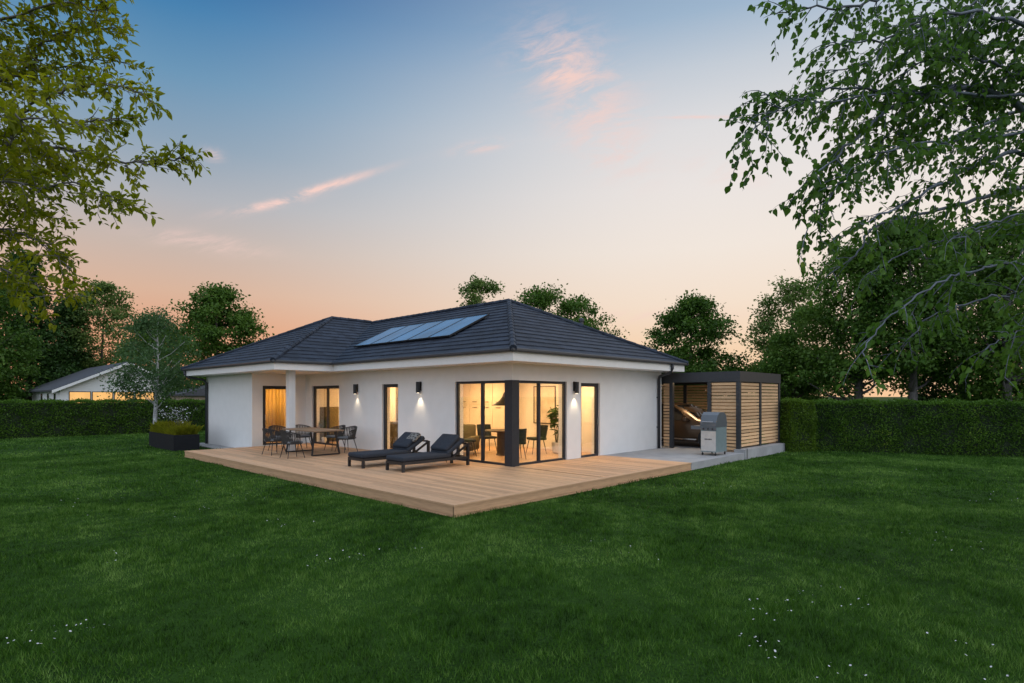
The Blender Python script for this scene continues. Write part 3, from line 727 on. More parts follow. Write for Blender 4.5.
# patterned cushion
m, nt, out = new_mat('patterned_fabric'); N = nt.nodes; Lk = nt.links
b = N.new('ShaderNodeBsdfPrincipled'); b.inputs['Roughness'].default_value = .9; Lk.new(b.outputs[0], out.inputs[0])
tc = N.new('ShaderNodeTexCoord'); wv = N.new('ShaderNodeTexVoronoi'); wv.inputs['Scale'].default_value = 14; Lk.new(tc.outputs['Object'], wv.inputs['Vector'])
cr = N.new('ShaderNodeValToRGB'); cr.color_ramp.interpolation = 'CONSTANT'; cr.color_ramp.elements[0].color = (.04, .04, .04, 1); cr.color_ramp.elements[1].color = (.20, .20, .19, 1); cr.color_ramp.elements[1].position = .42
Lk.new(wv.outputs['Distance'], cr.inputs[0]); Lk.new(cr.outputs[0], b.inputs['Base Color'])
B = Matrix.Rotation(math.radians(-38), 4, 'Y')
mb = MB(); mb.rbox(-.15, .15, -.19, .19, -.05, .05, .048, 4, B)
cu = mb.build('throw_cushion', m, smooth=True); cu.location = (-1.17, 2.50, .87)
tag(cu, 'black and white patterned throw cushion lying on the lounger by the narrow window', 'cushion')
# side table
st_ = thing('side_table', 'small black wire side table between the two sun loungers', 'table', (-.55, 2.05, .2))
mb = MB(); mb.lathe([(.02, .42), (.21, .42), (.215, .43), (.21, .44), (.02, .44)], n=24); mb.build('tabletop', M['black'], st_)
for k in range(3):
    a = k*2*PI/3+.4; mb = MB(); mb.tube([(.18*math.cos(a), .18*math.sin(a), .42), (.20*math.cos(a), .20*math.sin(a), 0)], .009, 6); mb.build('leg', M['black'], st_)
# grill: front faces -X
gl = thing('gas_grill', 'stainless steel gas grill with closed grey lid on the paving by the carport', 'grill', (6.22, -2.33, .2))
mb = MB(); mb.box(-.22, .50, -.24, .24, .10, .84); body = mb.build('cabinet', M['grillside'], gl)
mb = MB(); mb.box(-.238, -.222, -.225, .225, .13, .72); dr = mb.build('door', M['steel'], gl)
mb = MB()
for i in range(5): mb.box(-.2415, -.2385, -.10+i*.045, -.07+i*.045, .46, .50)
mb.build('vent_slots', M['dark'], dr)
mb = MB(); mb.box(-.25, -.223, -.235, .235, .745, .835); cp_ = mb.build('control_panel', M['lid'], gl)
for y in (-.14, 0, .14):
    mb = MB(); mb.tube([(-.25, y, .79), (-.28, y, .79)], .022, 10); mb.build('knob', M['black'], cp_)
mb = MB(); prof = [(-.25, .845), (-.25, .98), (-.14, 1.20), (.0, 1.28), (.30, 1.28), (.44, 1.18), (.50, .98), (.50, .845)]
mb.prism(prof, -.25, .25, 'y'); ld = mb.build('lid', M['lid'], gl)
mb = MB(); mb.tube([(-.29, -.18, 1.0), (-.29, .18, 1.0)], .013, 8); mb.tube([(-.25, -.16, 1.0), (-.29, -.16, 1.0)], .01, 6); mb.tube([(-.25, .16, 1.0), (-.29, .16, 1.0)], .01, 6); mb.build('handle', M['chrome'], ld)
mb = MB(); mb.box(-.16, .42, .252, .58, .83, .86); mb.box(-.17, -.15, .25, .58, .76, .865); mb.build('side_shelf', M['lid'], gl)
for x, y in ((-.19, -.2), (-.19, .2), (.46, -.2), (.46, .2)):
    mb = MB(); mb.tube([(x, y-.014, .035), (x, y+.014, .035)], .035, 12); mb.tube([(x, y, .03), (x, y, .1)], .012, 6); mb.build('wheel', M['rubber'], gl)

# ================================================================== CARPORT
cpX, cpX1, cpY, cpY1 = 7.5, 11.1, -2.66, 4.6
ct = thing('carport', 'flat roofed carport with anthracite frame and horizontal larch slats beside the bungalow', 'carport', (0, 0, 0))
w = MB(); w.box(cpX, cpX1, cpY, cpY+.04, 2.42, 2.745); w.box(cpX, cpX+.04, cpY+.04, cpY1, 2.42, 2.745); w.box(cpX1-.04, cpX1, cpY+.04, cpY1, 2.42, 2.745); w.box(cpX+.04, cpX1-.04, cpY1-.04, cpY1, 2.42, 2.745)
w.box(cpX+.042, cpX1-.042, cpY+.042, cpY1-.042, 2.64, 2.70); w.build('roof', M['dark'], ct)
posts = [(cpX+.01, cpY+.012, .31), (cpX+.01, -1.71, .2), (cpX+.01, -.36, .2), (9.2, cpY+.012, .315), (cpX1-.13, cpY+.012, .315), (cpX1-.13, .9, .2), (cpX1-.13, 4.4, .2), (cpX+.01, 4.4, .2)]
for x, y, z in posts:
    w = MB(); w.box(x, x+.12, y, y+.12, z, 2.418); w.build('post', M['dark'], ct)
w = MB(); w.box(cpX+.02, cpX+.07, cpY-.206, cpY-.201, .0, .33); w.build('post', M['dark'], ct)
def slats(axis, c, a0, a1, z0=.36, z1=2.40):
    w = MB(); z = z0
    while z < z1-.05:
        if axis == 'y': w.box(a0, a1, c, c+.022, z, z+.080)
        else: w.box(c, c+.022, a0, a1, z, z+.080)
        z += .108
    w.build('slat_panel', M['slat'], ct)
slats('y', cpY+.05, cpX+.135, 9.195); slats('y', cpY+.05, 9.325, cpX1-.135)
slats('x', cpX+.05, cpY+.14, -1.715, .26); slats('x', cpX+.05, -.235, 0.0, .26)
slats('x', cpX1-.09, cpY+.14, .895, .26); slats('x', cpX1-.09, 1.025, 4.39, .26)
l_ = bpy.data.lights.new('carport_light', 'AREA'); l_.energy = 24; l_.color = (1, .72, .42); l_.size = .4; l_.shape = 'DISK'
lo_ = bpy.data.objects.new('carport_light', l_); link(lo_); lo_.location = (8.3, -.6, 2.62)
# ------------------------------------------------------------------ car, nose towards -Y
car = thing('parked_car', 'dark bronze hatchback car parked nose first inside the carport', 'car', (8.95, .05, .2))
def carprof():   # (y along length, z) with nose at y=-2.2
    low = [(-2.2, .42), (-2.16, .25), (-1.85, .22), (1.95, .22), (2.12, .35), (2.16, .7), (2.1, .95)]
    return low
secs = []   # per station: y, half width at sill, belt, roof, z_sill, z_belt, z_roof
stations = [(-2.22, .55, .62, .50, .38, .55, .66), (-2.10, .74, .80, .62, .26, .62, .76), (-1.80, .82, .87, .70, .22, .70, .86), (-1.2, .84, .89, .72, .20, .80, .96), (-.95, .84, .89, .68, .20, .84, 1.02),
            (-.45, .84, .89, .62, .20, .87, 1.30), (-.05, .84, .89, .60, .20, .88, 1.47), (.5, .84, .89, .60, .20, .89, 1.54), (1.1, .84, .89, .59, .20, .90, 1.50), (1.65, .82, .88, .58, .22, .92, 1.36), (2.0, .78, .85, .60, .28, .95, 1.10), (2.18, .70, .78, .60, .40, .85, .95)]
cb = MB(); ring = 10
for y, ws, wb, wr, zs, zb, zr in stations:
    pts = [(-ws*.9, zs), (-ws, zs+.08), (-wb, (zs+zb)/2+.05), (-wb*.985, zb), (-wr, zr-.02), (-wr*.7, zr+.01), (wr*.7, zr+.01), (wr, zr-.02), (wb*.985, zb), (wb, (zs+zb)/2+.05), (ws, zs+.08), (ws*.9, zs)]
    for p in pts: cb.v.append((p[0], y, p[1]))
R_ = 12
for i in range(len(stations)-1):
    for j in range(R_):
        k = (j+1) % R_; cb.f.append((i*R_+j, i*R_+k, (i+1)*R_+k, (i+1)*R_+j))
cb.f.append(tuple(range(R_))); cb.f.append(tuple(reversed([(len(stations)-1)*R_+j for j in range(R_)])))
cbo = cb.build('body', M['carpaint'], car, smooth=True)
def carq(pts, name, m_, off=.006):
    g_ = MB(); c = sum((Vector(p) for p in pts), Vector())/len(pts); n_ = (Vector(pts[1])-Vector(pts[0])).cross(Vector(pts[2])-Vector(pts[1])).normalized()
    if n_.dot(c-Vector((0, .3, .7))) < 0: n_ = -n_
    a_ = [Vector(p)+n_*off for p in pts]; b__ = [Vector(p)-n_*.02 for p in pts]; k = len(pts); g_.v += [tuple(p) for p in a_+b__]
    g_.f.append(tuple(range(k))); g_.f.append(tuple(reversed(range(k, 2*k))))
    for j in range(k): g_.f.append((j, (j+1) % k, k+(j+1) % k, k+j))
    return g_.build(name, m_, car)
carq([(-.66, -.92, 1.04), (.66, -.92, 1.04), (.56, -.12, 1.44), (-.56, -.12, 1.44)], 'windscreen', M['carglass'], .02)
for s in (-1, 1):
    carq([(s*.865, -.78, .92), (s*.865, .45, .93), (s*.635, .42, 1.47), (s*.64, -.02, 1.41)], 'side_window', M['carglass'], .015)
    carq([(s*.865, .53, .93), (s*.855, 1.5, .96), (s*.64, 1.25, 1.40), (s*.63, .5, 1.47)], 'side_window', M['carglass'], .015)
    g_ = MB(); g_.rbox(s*.98-.1, s*.98+.1, -.72, -.58, .90, 1.04, .03, 2); g_.build('wing_mirror', M['carpaint'], car)
    carq([(s*.60, -2.17, .60), (s*.80, -1.98, .62), (s*.80, -1.9, .72), (s*.60, -2.08, .70)], 'headlight', M['chrome'], .02)
    g_ = MB(); g_.tube([(s*.80, -.35, .30), (s*.895, -.35, .30)], .001, 4); 
    g_ = MB(); g_.box(s*.895-.012, s*.895+.012, -1.0, 1.1, .27, .31); g_.build('side_trim', M['chrome'], car)
    g_ = MB(); g_.tube([(s*.80, -1.0, 1.0), (s*.70, -.5, 1.30), (s*.645, -.05, 1.46), (s*.645, .5, 1.515), (s*.65, 1.1, 1.475), (s*.70, 1.6, 1.30)], .011, 6); g_.build('highlight_trim', M['chrome'], car)  # bright tube added to stand for the highlight along the windscreen pillar
    for y in (-1.38, 1.38):
        wh = MB(); wh.tube([(s*.72, y, .33), (s*.905, y, .33)], .33, 28); wo = wh.build('wheel', M['rubber'], car)
        rm = MB(); rm.tube([(s*.90, y, .33), (s*.915, y, .33)], .22, 20); rm.build('rim', M['chrome'], wo)
carq([(-.5, -2.24, .40), (.5, -2.24, .40), (.5, -2.21, .56), (-.5, -2.21, .56)], 'radiator_grille', M['rubber'], .02)

# ================================================================== PLANTER
pl = thing('planter_box', 'long anthracite planter box at the far end of the deck', 'planter', (-3.93, 12.92, 0))
w = MB(); w.box(0, .85, 0, .03, 0, .57); w.box(0, .85, 3.07, 3.1, 0, .57); w.box(0, .03, .03, 3.07, 0, .57); w.box(.82, .85, .03, 3.07, 0, .57); w.build('box', M['planter'], pl)
w = MB(); w.box(.03, .82, .03, 3.07, .02, .54); w.build('soil', M['soil'], pl)
g = np.random.default_rng(21); n = 5200
bx_ = g.uniform(-3.88, -3.12, n); by_ = g.uniform(12.98, 15.95, n); L = g.uniform(.25, .62, n)*(.8+.3*np.sin(by_*3.1)); a = g.uniform(0, 2*PI, n); sp = g.uniform(.1, .6, n)
b0 = np.stack([bx_, by_, np.full(n, .53)], 1); D = unit(np.stack([np.cos(a)*sp, np.sin(a)*sp, np.ones(n)], 1)); sd = unit(np.stack([-np.sin(a), np.cos(a), np.zeros(n)], 1))*.006
m1 = b0+D*L[:, None]*.6; t1 = b0+D*L[:, None]+np.stack([np.cos(a)*.12*L, np.sin(a)*.12*L, -.18*L], 1)
V = np.stack([b0-sd, b0+sd, m1+sd, t1, m1-sd], 1).reshape(-1, 3); F = (np.arange(n)*5)[:, None]+np.array([[0, 1, 2, 3, 4]])
og = np_mesh('ornamental_grass', V, F, LM['reed']); tag(og, 'yellow green ornamental grass filling the anthracite planter box', 'grass', kind='stuff')
fp = thing('flowering_plant', 'tall stemmed plant with small white flowers rising from the planter grass', 'plant', (-3.5, 14.2, .54))
sm_ = MB(); rd = random.Random(8)
for k in range(34):
    x, y = rd.uniform(-.3, .3), rd.uniform(-1.1, 1.1); ex, ey, ez = x+rd.uniform(-.25, .25), y+rd.uniform(-.35, .35), rd.uniform(.55, 1.05)
    sm_.tube([(x, y, 0), ((x+ex)/2, (y+ey)/2, ez*.6), (ex, ey, ez)], [.004, .003, .002], 4, caps=False)
    fl2 = MB()
    for j in range(7):
        cx_, cy_, cz_ = ex+rd.gauss(0, .05), ey+rd.gauss(0, .05), ez-rd.uniform(0, .18); r = rd.uniform(.014, .026); q = rd.uniform(0, 3); nx, ny = rd.uniform(-.8, .8), rd.uniform(-.8, .8)
        fl2.quad(*[(cx_+r*math.cos(q+i*PI/3), cy_+r*math.sin(q+i*PI/3), cz_+r*(nx*math.cos(q+i*PI/3)+ny*math.sin(q+i*PI/3))) for i in range(6)])
    fl2.build('flower', M['petal'], fp, fix=False)
sm_.build('stem', M['bark'], fp, fix=False)

# ================================================================== HEDGES
def hedge(label, p0, p1, width, h, lm, dens, lsize, seed, group='clipped hedges'):
    g = np.random.default_rng(seed); p0 = np.array(p0, float); p1 = np.array(p1, float); d = p1-p0; L = np.linalg.norm(d); d /= L; nn = np.array([-d[1], d[0]])
    t = thing('hedge', label, 'hedge', (p0[0], p0[1], 0), 0, group)
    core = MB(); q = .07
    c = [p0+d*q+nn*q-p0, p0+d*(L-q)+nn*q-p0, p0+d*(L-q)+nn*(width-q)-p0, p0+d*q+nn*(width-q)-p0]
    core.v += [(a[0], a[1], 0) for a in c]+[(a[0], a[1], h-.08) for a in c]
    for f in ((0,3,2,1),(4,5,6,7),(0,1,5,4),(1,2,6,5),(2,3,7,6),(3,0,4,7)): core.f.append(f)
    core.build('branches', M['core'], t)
    pts = []; nor = []
    def face(n, fu):
        u = g.uniform(0, 1, n); v = g.uniform(0, 1, n); p, nm = fu(u, v); pts.append(p); nor.append(np.broadcast_to(nm, p.shape))
    d3 = np.array([d[0], d[1], 0]); n3 = np.array([nn[0], nn[1], 0]); z3 = np.array([0, 0, 1.])
    face(int(L*h*dens), lambda u, v: (d3*(u*L)[:, None]+z3*(v*h)[:, None], -n3))
    face(int(L*h*dens*.4), lambda u, v: (d3*(u*L)[:, None]+n3*width+z3*(v*h)[:, None], n3))
    face(int(width*h*dens), lambda u, v: (n3*(u*width)[:, None]+z3*(v*h)[:, None], -d3))
    face(int(width*h*dens), lambda u, v: (d3*L+n3*(u*width)[:, None]+z3*(v*h)[:, None], d3))
    face(int(L*width*dens), lambda u, v: (d3*(u*L)[:, None]+n3*(v*width)[:, None]+z3*h, z3))
    Pn = np.concatenate(pts); Nr = np.concatenate(nor); n = len(Pn)
    s = (d3@Pn.T); wob = .035*np.sin(s*5.1+Pn[:, 2]*3)+.03*np.sin(s*2.2-Pn[:, 2]*6+n3@Pn.T*4)
    Pn = Pn+Nr*(g.normal(-.03, .035, n)+wob)[:, None]; Pn[:, 2] = np.maximum(Pn[:, 2], .02)
    D = unit(Nr*.45+g.normal(0, .6, (n, 3))+z3*.25); Nn = unit(Nr*.7+g.normal(0, .5, (n, 3))+z3*.3)
    V, F = leaf_geo(Pn, D, Nn, lsize*g.uniform(.6, 1.3, n), .6, .2); np_mesh('foliage', V, F, lm, t)
    return t
hedge('lighter green clipped hedge end joining the carport', (10.85, -3.05), (11.75, -3.62), 1.0, 1.80, LM['hedgel'], 2200, .06, 1)
hr = np.array((12.15, -3.3)); dr_ = unit(np.array((13.64-11.78, -9.05+3.59)))
hedge('long dark clipped hedge along the right side of the lawn', tuple(hr), tuple(hr+dr_*17), 1.1, 1.75, LM['hedge'], 1500, .062, 2)
hedge('long dark clipped hedge along the left lawn, before the neighbouring house', (-26, 25.9), (11, 24.5), 1.2, 1.70, LM['hedge'], 700, .085, 3)

# ================================================================== NEIGHBOUR HOUSE AND SHED
nx0, ny0 = G(60, 45)
nh = thing('neighbour_house', 'white gabled house with grey roof and lit window band beyond the left hedge', 'house', (nx0, ny0, 0))
NW, NL, NE, NR = 9.0, 15.5, 2.6, 4.75
w = MB(); w.prism([(0, 0), (NW, 0), (NW, NE), (NW/2, NR-.12), (0, NE)], 0, .3, 'y'); w.box(0, .3, .3, NL, 0, NE); w.box(NW-.3, NW, .3, NL, 0, NE); w.box(.3, NW-.3, NL-.3, NL, 0, NE)
w.build('wall', M['plaster'], nh)
sl = (NR-NE)/(NW/2)
rf = MB()
for s in (0, 1):
    f = lambda u: (u if s == 0 else NW-u)
    rf.prism([(f(-.55), NE-.55*sl), (f(NW/2), NR), (f(NW/2), NR+.14), (f(-.55), NE-.55*sl+.14)], -.5, NL+.4, 'y')
rfo = rf.build('roof', M['nroof'], nh)
vb = MB()
for s in (0, 1):
    f = lambda u: (u if s == 0 else NW-u)
    vb.prism([(f(-.57), NE-.57*sl-.12), (f(NW/2), NR-.12), (f(NW/2), NR+.10), (f(-.57), NE-.57*sl+.10)], -.54, -.503, 'y')
vb.build('verge_board', M['white'], rfo)
for k, x0 in enumerate((.55, 2.05, 3.55, 5.05)):
    f_ = MB(); f_.box(x0, x0+1.44, -.03, -.002, .9, 2.36); fo = f_.build('window', M['frame'], nh)
    p_ = MB(); p_.box(x0+.06, x0+1.38, -.036, -.031, .96, 2.30); p_.build('pane', M['lit'], fo)
for y0 in (1.6, 5.0, 8.6):
    f_ = MB(); f_.box(-.03, -.002, y0, y0+1.3, .9, 2.3); fo = f_.build('window', M['white'], nh)
    p_ = MB(); p_.box(-.036, -.031, y0+.15, y0+1.15, 1.0, 2.2); p_.build('pane', M['carglass'], fo)
sx0, sy0 = G(184, 38)
sh = thing('garden_shed', 'small pale shed with dark roof behind the hedge beside the birch', 'shed', (sx0, sy0, 0), 0)
w = MB(); w.box(0, 4, 0, 3, 0, 2.05); w.build('wall', mat('beige_boards', (.34, .27, .2), .8, var=.2, stretch=(6, 6, .5)), sh)
w = MB(); w.prism([(-.3, 2.0), (4.3, 2.0), (4.3, 2.12), (2, 2.75), (-.3, 2.12)], -.3, 3.3, 'y'); w.build('roof', M['nroof'], sh)
w = MB(); w.box(1.4, 1.5, -.02, -.002, .1, 2.0); w.build('door', M['frame'], sh)

# ================================================================== BACKGROUND TREES
def btree(label, px, depth, top, hwpx, kind, leaf, seed, base=.8, nclump=110, nleaf=15000, lsize=.27, csz=.75, name='tree', group='trees beyond the garden', bark='bark', tr=.2, loose=1., lob=True):
    h = (HY-top)*depth/FPX+1.95; r = hwpx*depth/FPX; x, y = G(px, depth)
    return make_tree(name, label, (x, y, 0), 0, seed, group, bark, leaf, h=h, r=r, base=base, kind=kind, nclump=nclump, nleaf=nleaf, lsize=lsize, trunk_r=tr, csz=csz, loose=loose, lob=lob)
btree('tall dark tree at the left edge of the photo, behind the hedge', -25, 52, 262, 48, 'round', 'dark', 101, base=.8, nclump=160, nleaf=22000, lsize=.30, csz=1.0)
btree('tall dark conifer standing left of the neighbouring house', 28, 60, 254, 44, 'cone', 'conifer', 102, base=.6, nclump=230, nleaf=26000, lsize=.34, csz=.85, name='conifer_tree')
btree('dark conifer directly behind the roof of the neighbouring house', 66, 64, 300, 34, 'cone', 'conifer', 103, base=.6, nclump=180, nleaf=20000, lsize=.34, csz=.85, name='conifer_tree')
btree('pale green loose crowned tree behind the neighbouring house', 101, 66, 284, 36, 'oval', 'pale', 104, base=1.5, nclump=120, nleaf=15000, lsize=.30, csz=.8)
btree('low dark tree behind the birch, right of the pale tree', 150, 62, 318, 30, 'round', 'mid', 105, base=.8, nclump=110, nleaf=15000, lsize=.3, csz=.8)
btree('dense round dark green tree behind the left wing of the roof', 216, 44, 288, 50, 'round', 'mid', 106, base=.8, nclump=190, nleaf=28000, lsize=.24, csz=.62)
btree('slim pale treetop showing above the main roof ridge', 484, 50, 281, 32, 'oval', 'pale', 107, base=4, nclump=60, nleaf=8500, lsize=.24, csz=.55, lob=False)
btree('leafy treetop directly right of the roof apex', 546, 46, 291, 42, 'oval', 'mid', 108, base=2, nclump=85, nleaf=15000, lsize=.23, csz=.62, lob=False)
btree('lower leafy treetop over the right roof hip', 572, 48, 300, 46, 'oval', 'mid', 109, base=2, nclump=85, nleaf=15000, lsize=.23, csz=.62, lob=False)
btree('round dark tree above the right end of the roof', 690, 44, 301, 52, 'round', 'dark', 110, base=.5, nclump=190, nleaf=28000, lsize=.24, csz=.62)

btree('low bushy tree behind the carport roof', 745, 46, 368, 24, 'round', 'mid', 111, base=.3, nclump=60, nleaf=8000, lsize=.24, csz=.5)
btree('tall pale loose tree right of the carport', 793, 42, 284, 36, 'oval', 'pale', 112, base=1.0, nclump=120, nleaf=16000, lsize=.22, csz=.6)
btree('bushy mid green tree in front of the tall pale tree', 790, 34, 338, 32, 'round', 'mid', 113, base=.5, nclump=90, nleaf=14000, lsize=.18, csz=.5)
for k, (px, dp_, top, hw, lf, lb) in enumerate([(858, 31, 246, 60, 'mid', 'big dark tree behind the left end of the right hedge'), (912, 29, 225, 58, 'dark', 'big dark tree with thick trunk behind the middle of the right hedge'),
        (962, 33, 230, 55, 'conifer', 'very dark tree behind the right hedge, under the birch branches'), (1006, 28, 222, 58, 'mid', 'big dark tree with pale trunk at the right end of the right hedge'), (1075, 30, 230, 65, 'dark', 'big dark tree beyond the right edge of the photo behind the hedge')]):
    btree(lb, px, dp_, top, hw, 'round', lf, 120+k, base=(2.0, 2.9, 1.3, 1.5, .9)[k], nclump=190, nleaf=27000, lsize=.18, csz=.6, tr=.24, bark='greybark')
# young birch by the planter
make_tree('birch_tree', 'slim young birch with white trunk standing behind the planter box', (-3.3, 17.5, 0), 0, 130, None, 'birchbark', 'silver', h=5.4, r=1.45, base=1.9, kind='round', nclump=105, nleaf=10500, lsize=.10, trunk_r=.085, csz=.42, loose=1.)

# ================================================================== FOREGROUND TREES
def smooth_path(pts, k=6):
    p = np.array(pts, float); p = np.vstack([2*p[0]-p[1], p, 2*p[-1]-p[-2]]); out_ = []
    for i in range(1, len(p)-2):
        for t in np.linspace(0, 1, k, endpoint=False):
            a, b_, c, d = p[i-1], p[i], p[i+1], p[i+2]
            out_.append(.5*((2*b_)+(-a+c)*t+(2*a-5*b_+4*c-d)*t*t+(-a+3*b_-3*c+d)*t**3))
    out_.append(p[-2]); return np.array(out_)
def fg_tree(name, label, trunk_px, trunk_d, limbs, lm, bark, seed, leaf_len, leaf_w, droop, twig_len, ds, leaf_gap, trunk_r=.17, top_z=8., tilt_down=.6, sub=1):
    rd = random.Random(seed); g = np.random.default_rng(seed)
    bx0, by0 = G(trunk_px, trunk_d); O_ = np.array([bx0, by0, 0.])
    t = thing(name, label, 'tree', (bx0, by0, 0))
    tm = MB(); zs = np.linspace(0, top_z, 14)
    trunk_pts = [np.array([.10*math.sin(z*.9+seed), .10*math.cos(z*.7+seed), z]) for z in zs]
    tm.tube([tuple(p) for p in trunk_pts], [trunk_r*(1.3 if i == 0 else 1)*(1-.8*i/13)+.01 for i in range(14)], 10)
    Cn, D, Nn, L = [], [], [], []
    def twig(p, d, ln, r, lev):
        n_ = max(4, int(ln/.09)); seg = ln/n_; pts = [p.copy()]; dd = d.copy()
        for i in range(n_):
            dd = dd+np.array([0, 0, -droop*seg*(1+i/n_)])+g.normal(0, .09, 3); dd /= np.linalg.norm(dd); p = p+dd*seg; pts.append(p.copy())
            if lev > 0 and i > 0 and rd.random() < .5:
                q = g.normal(0, 1, 3); q -= dd*q.dot(dd); q /= np.linalg.norm(q); twig(p, dd*.6+q*.8, ln*rd.uniform(.3, .55), r*.6, lev-1)
        tm.tube([tuple(q) for q in pts], list(np.linspace(r, r*.3, len(pts))), 4, caps=False)
        P_ = np.array(pts); dist = .04
        while dist < ln:
            f = dist/ln*n_; i = min(int(f), n_-1); q = P_[i]+(P_[i+1]-P_[i])*(f-i); tg = P_[i+1]-P_[i]; tg = tg/np.linalg.norm(tg)
            sd = g.normal(0, 1, 3); sd -= tg*sd.dot(tg); sd /= np.linalg.norm(sd)
            ld = tg*.5+sd*.8+np.array([0, 0, -tilt_down]); ld /= np.linalg.norm(ld)
            Cn.append(q+ld*.012); D.append(ld); nv = np.array([0, 0, .8])+g.normal(0, .55, 3); Nn.append(nv); L.append(leaf_len*rd.uniform(.55, 1.2))
            dist += leaf_gap*rd.uniform(.6, 1.5)
    for path, r0, f0, dmul in limbs:
        W = np.array([P(*q) for q in path])-O_
        zt = float(np.clip(W[0][2]-.35, .5, top_z*.95)); i = min(int(zt/top_z*13), 12); fr = zt/top_z*13-i
        st0 = trunk_pts[i]*(1-fr)+trunk_pts[i+1]*fr
        S = smooth_path(np.vstack([st0, W])); n_ = len(S); cum = np.concatenate([[0], np.cumsum(np.linalg.norm(np.diff(S, axis=0), axis=1))]); tot = cum[-1]
        S[1:-1] += g.normal(0, .012, (n_-2, 3))
        tm.tube([tuple(q) for q in S], [r0*(1-.93*(c/tot))+.003 for c in cum], 7, caps=False)
        s = tot*f0
        while s < tot:
            i = min(np.searchsorted(cum, s), n_-1); q = S[i]; tg = S[i]-S[max(i-1, 0)]; tg = tg/np.linalg.norm(tg)
            pr = g.normal(0, 1, 3); pr -= tg*pr.dot(tg); pr /= np.linalg.norm(pr); pr[2] *= .6
            rem = .55+.45*(1-(s/tot))
            twig(q.copy(), unit(tg*.7+pr*.9), twig_len*rd.uniform(.5, 1.25)*rem, .0055, sub)
            s += ds*rd.uniform(.5, 1.5)/dmul
        twig(S[-1].copy(), tg, twig_len*.6, .004, 0)
    tm.build('trunk', M[bark], t, smooth=True, fix=False)
    n_ = len(Cn); V, F = leaf_geo(np.array(Cn), np.array(D), np.array(Nn), np.array(L), leaf_w, .22, True)
    np_mesh('crown', V, F, lm, t); print(name, 'leaves', n_)
    return t
R_LIMBS = [
    ([(1090,100,5.6),(985,96,5.4),(900,92,5.2),(825,102,5.0),(785,108,4.9),(758,124,4.8),(744,146,4.8)], .02, .55, 1.3),
    ([(1090,140,5.4),(960,140,5.2),(890,150,5.0),(845,178,4.9),(822,205,4.8),(808,228,4.8)], .02, .5, 1.2),
    ([(1090,50,6.0),(1020,70,5.8),(960,110,5.6),(910,130,5.5),(880,140,5.4)], .022, .25, 1.7),
    ([(1090,0,5.6),(1010,-10,5.4),(950,20,5.3),(900,60,5.2)], .022, .25, 1.7),
    ([(1090,150,6.0),(1012,104,5.8),(975,88,5.6),(930,94,5.4),(880,116,5.2),(846,148,5.0),(812,176,4.9)], .045, .35, 1.1),
    ([(1060,120,6.2),(975,86,5.7),(900,90,5.4),(832,88,5.1),(800,100,5.0),(766,94,4.9)], .03, .5, 1.1),
    ([(1090,190,5.6),(1022,155,5.4),(975,166,5.2),(930,190,5.0),(880,215,4.9),(845,235,4.8)], .034, .3, .95),
    ([(1090,215,6.6),(1024,190,6.4),(976,199,6.2),(920,215,6.0),(870,230,5.9),(856,255,5.8),(828,275,5.7)], .034, .3, .6),
    ([(1090,300,5.2),(1024,265,5.0),(985,268,4.9),(950,277,4.8),(912,300,4.7),(882,326,4.7),(862,352,4.6)], .020, .45, .55),
    ([(1090,320,6.2),(1030,300,6.0),(985,298,5.9),(930,318,5.8),(905,345,5.7)], .018, .35, .6),
    ([(1090,20,6.2),(1000,-30,6.0),(920,-20,5.7),(860,5,5.4),(812,8,5.2),(776,14,5.1)], .035, .4, 1.3),
    ([(1090,60,5.4),(1010,20,5.2),(940,15,5.0),(880,40,4.9),(830,45,4.8)], .03, .35, 1.3),
    ([(1090,90,6.8),(1020,50,6.7),(960,45,6.5),(910,25,6.4),(870,62,6.2),(830,70,6.1)], .035, .3, 1.3),
    ([(1100,-40,6.6),(1040,-110,6.4),(950,-120,6.2),(850,-60,6.0),(800,-40,5.9)], .04, .35, 1.),
    ([(1090,120,7.4),(1030,110,7.3),(970,130,7.2),(900,160,7.0),(860,185,6.9)], .035, .3, .9),
    ([(1090,250,7.6),(1020,225,7.5),(960,235,7.4),(900,255,7.3),(866,275,7.2)], .03, .3, .55),
    ([(1080,330,5.0),(1035,330,4.9),(1005,335,4.8),(985,350,4.8)], .012, .3, 1.),
    ([(1250,150,6.5),(1300,100,6.6),(1380,80,6.8)], .05, .3, 1.),
    ([(1200,-60,5.4),(1260,-220,4.2),(1330,-420,3.2)], .05, .2, 1.8), ([(1190,-160,5.6),(1150,-420,4.2),(1120,-760,3.0)], .05, .2, 1.8),  # limbs reaching overhead out of view, added to shade the near lawn
    ([(1250,-20,5.2),(1400,-120,4.0),(1700,-260,2.9)], .05, .2, 1.8), ([(1220,60,5.4),(1330,20,4.4),(1560,-60,3.4)], .05, .2, 1.6), ([(1260,60,7.2),(1330,-20,8.2),(1380,-60,9.2)], .05, .2, 1.5),  # limbs towards the viewer likewise added as unseen shade for the lawn
    ([(1250,20,6.5),(1330,-60,6.6),(1400,-90,6.8)], .05, .3, 1.),
    ([(1190,-60,7.5),(1150,-150,8.4),(1120,-170,9.0)], .05, .3, 1.),
    ([(1090,70,5.8),(1024,75,5.6),(985,60,5.4),(930,60,5.3),(900,75,5.2)], .03, .3, 1.3),
    ([(1090,240,5.0),(1030,215,4.9),(990,225,4.8),(950,240,4.8)], .02, .3, 1.),
]
fg_tree('birch_tree', 'large birch with drooping leafy twigs reaching in from the upper right', 1170, 6.2, R_LIMBS, LM['birch'], 'limbbark', 31, .068, .80, 1.9, .60, .085, .037, trunk_r=.16, top_z=8.5, tilt_down=.7)
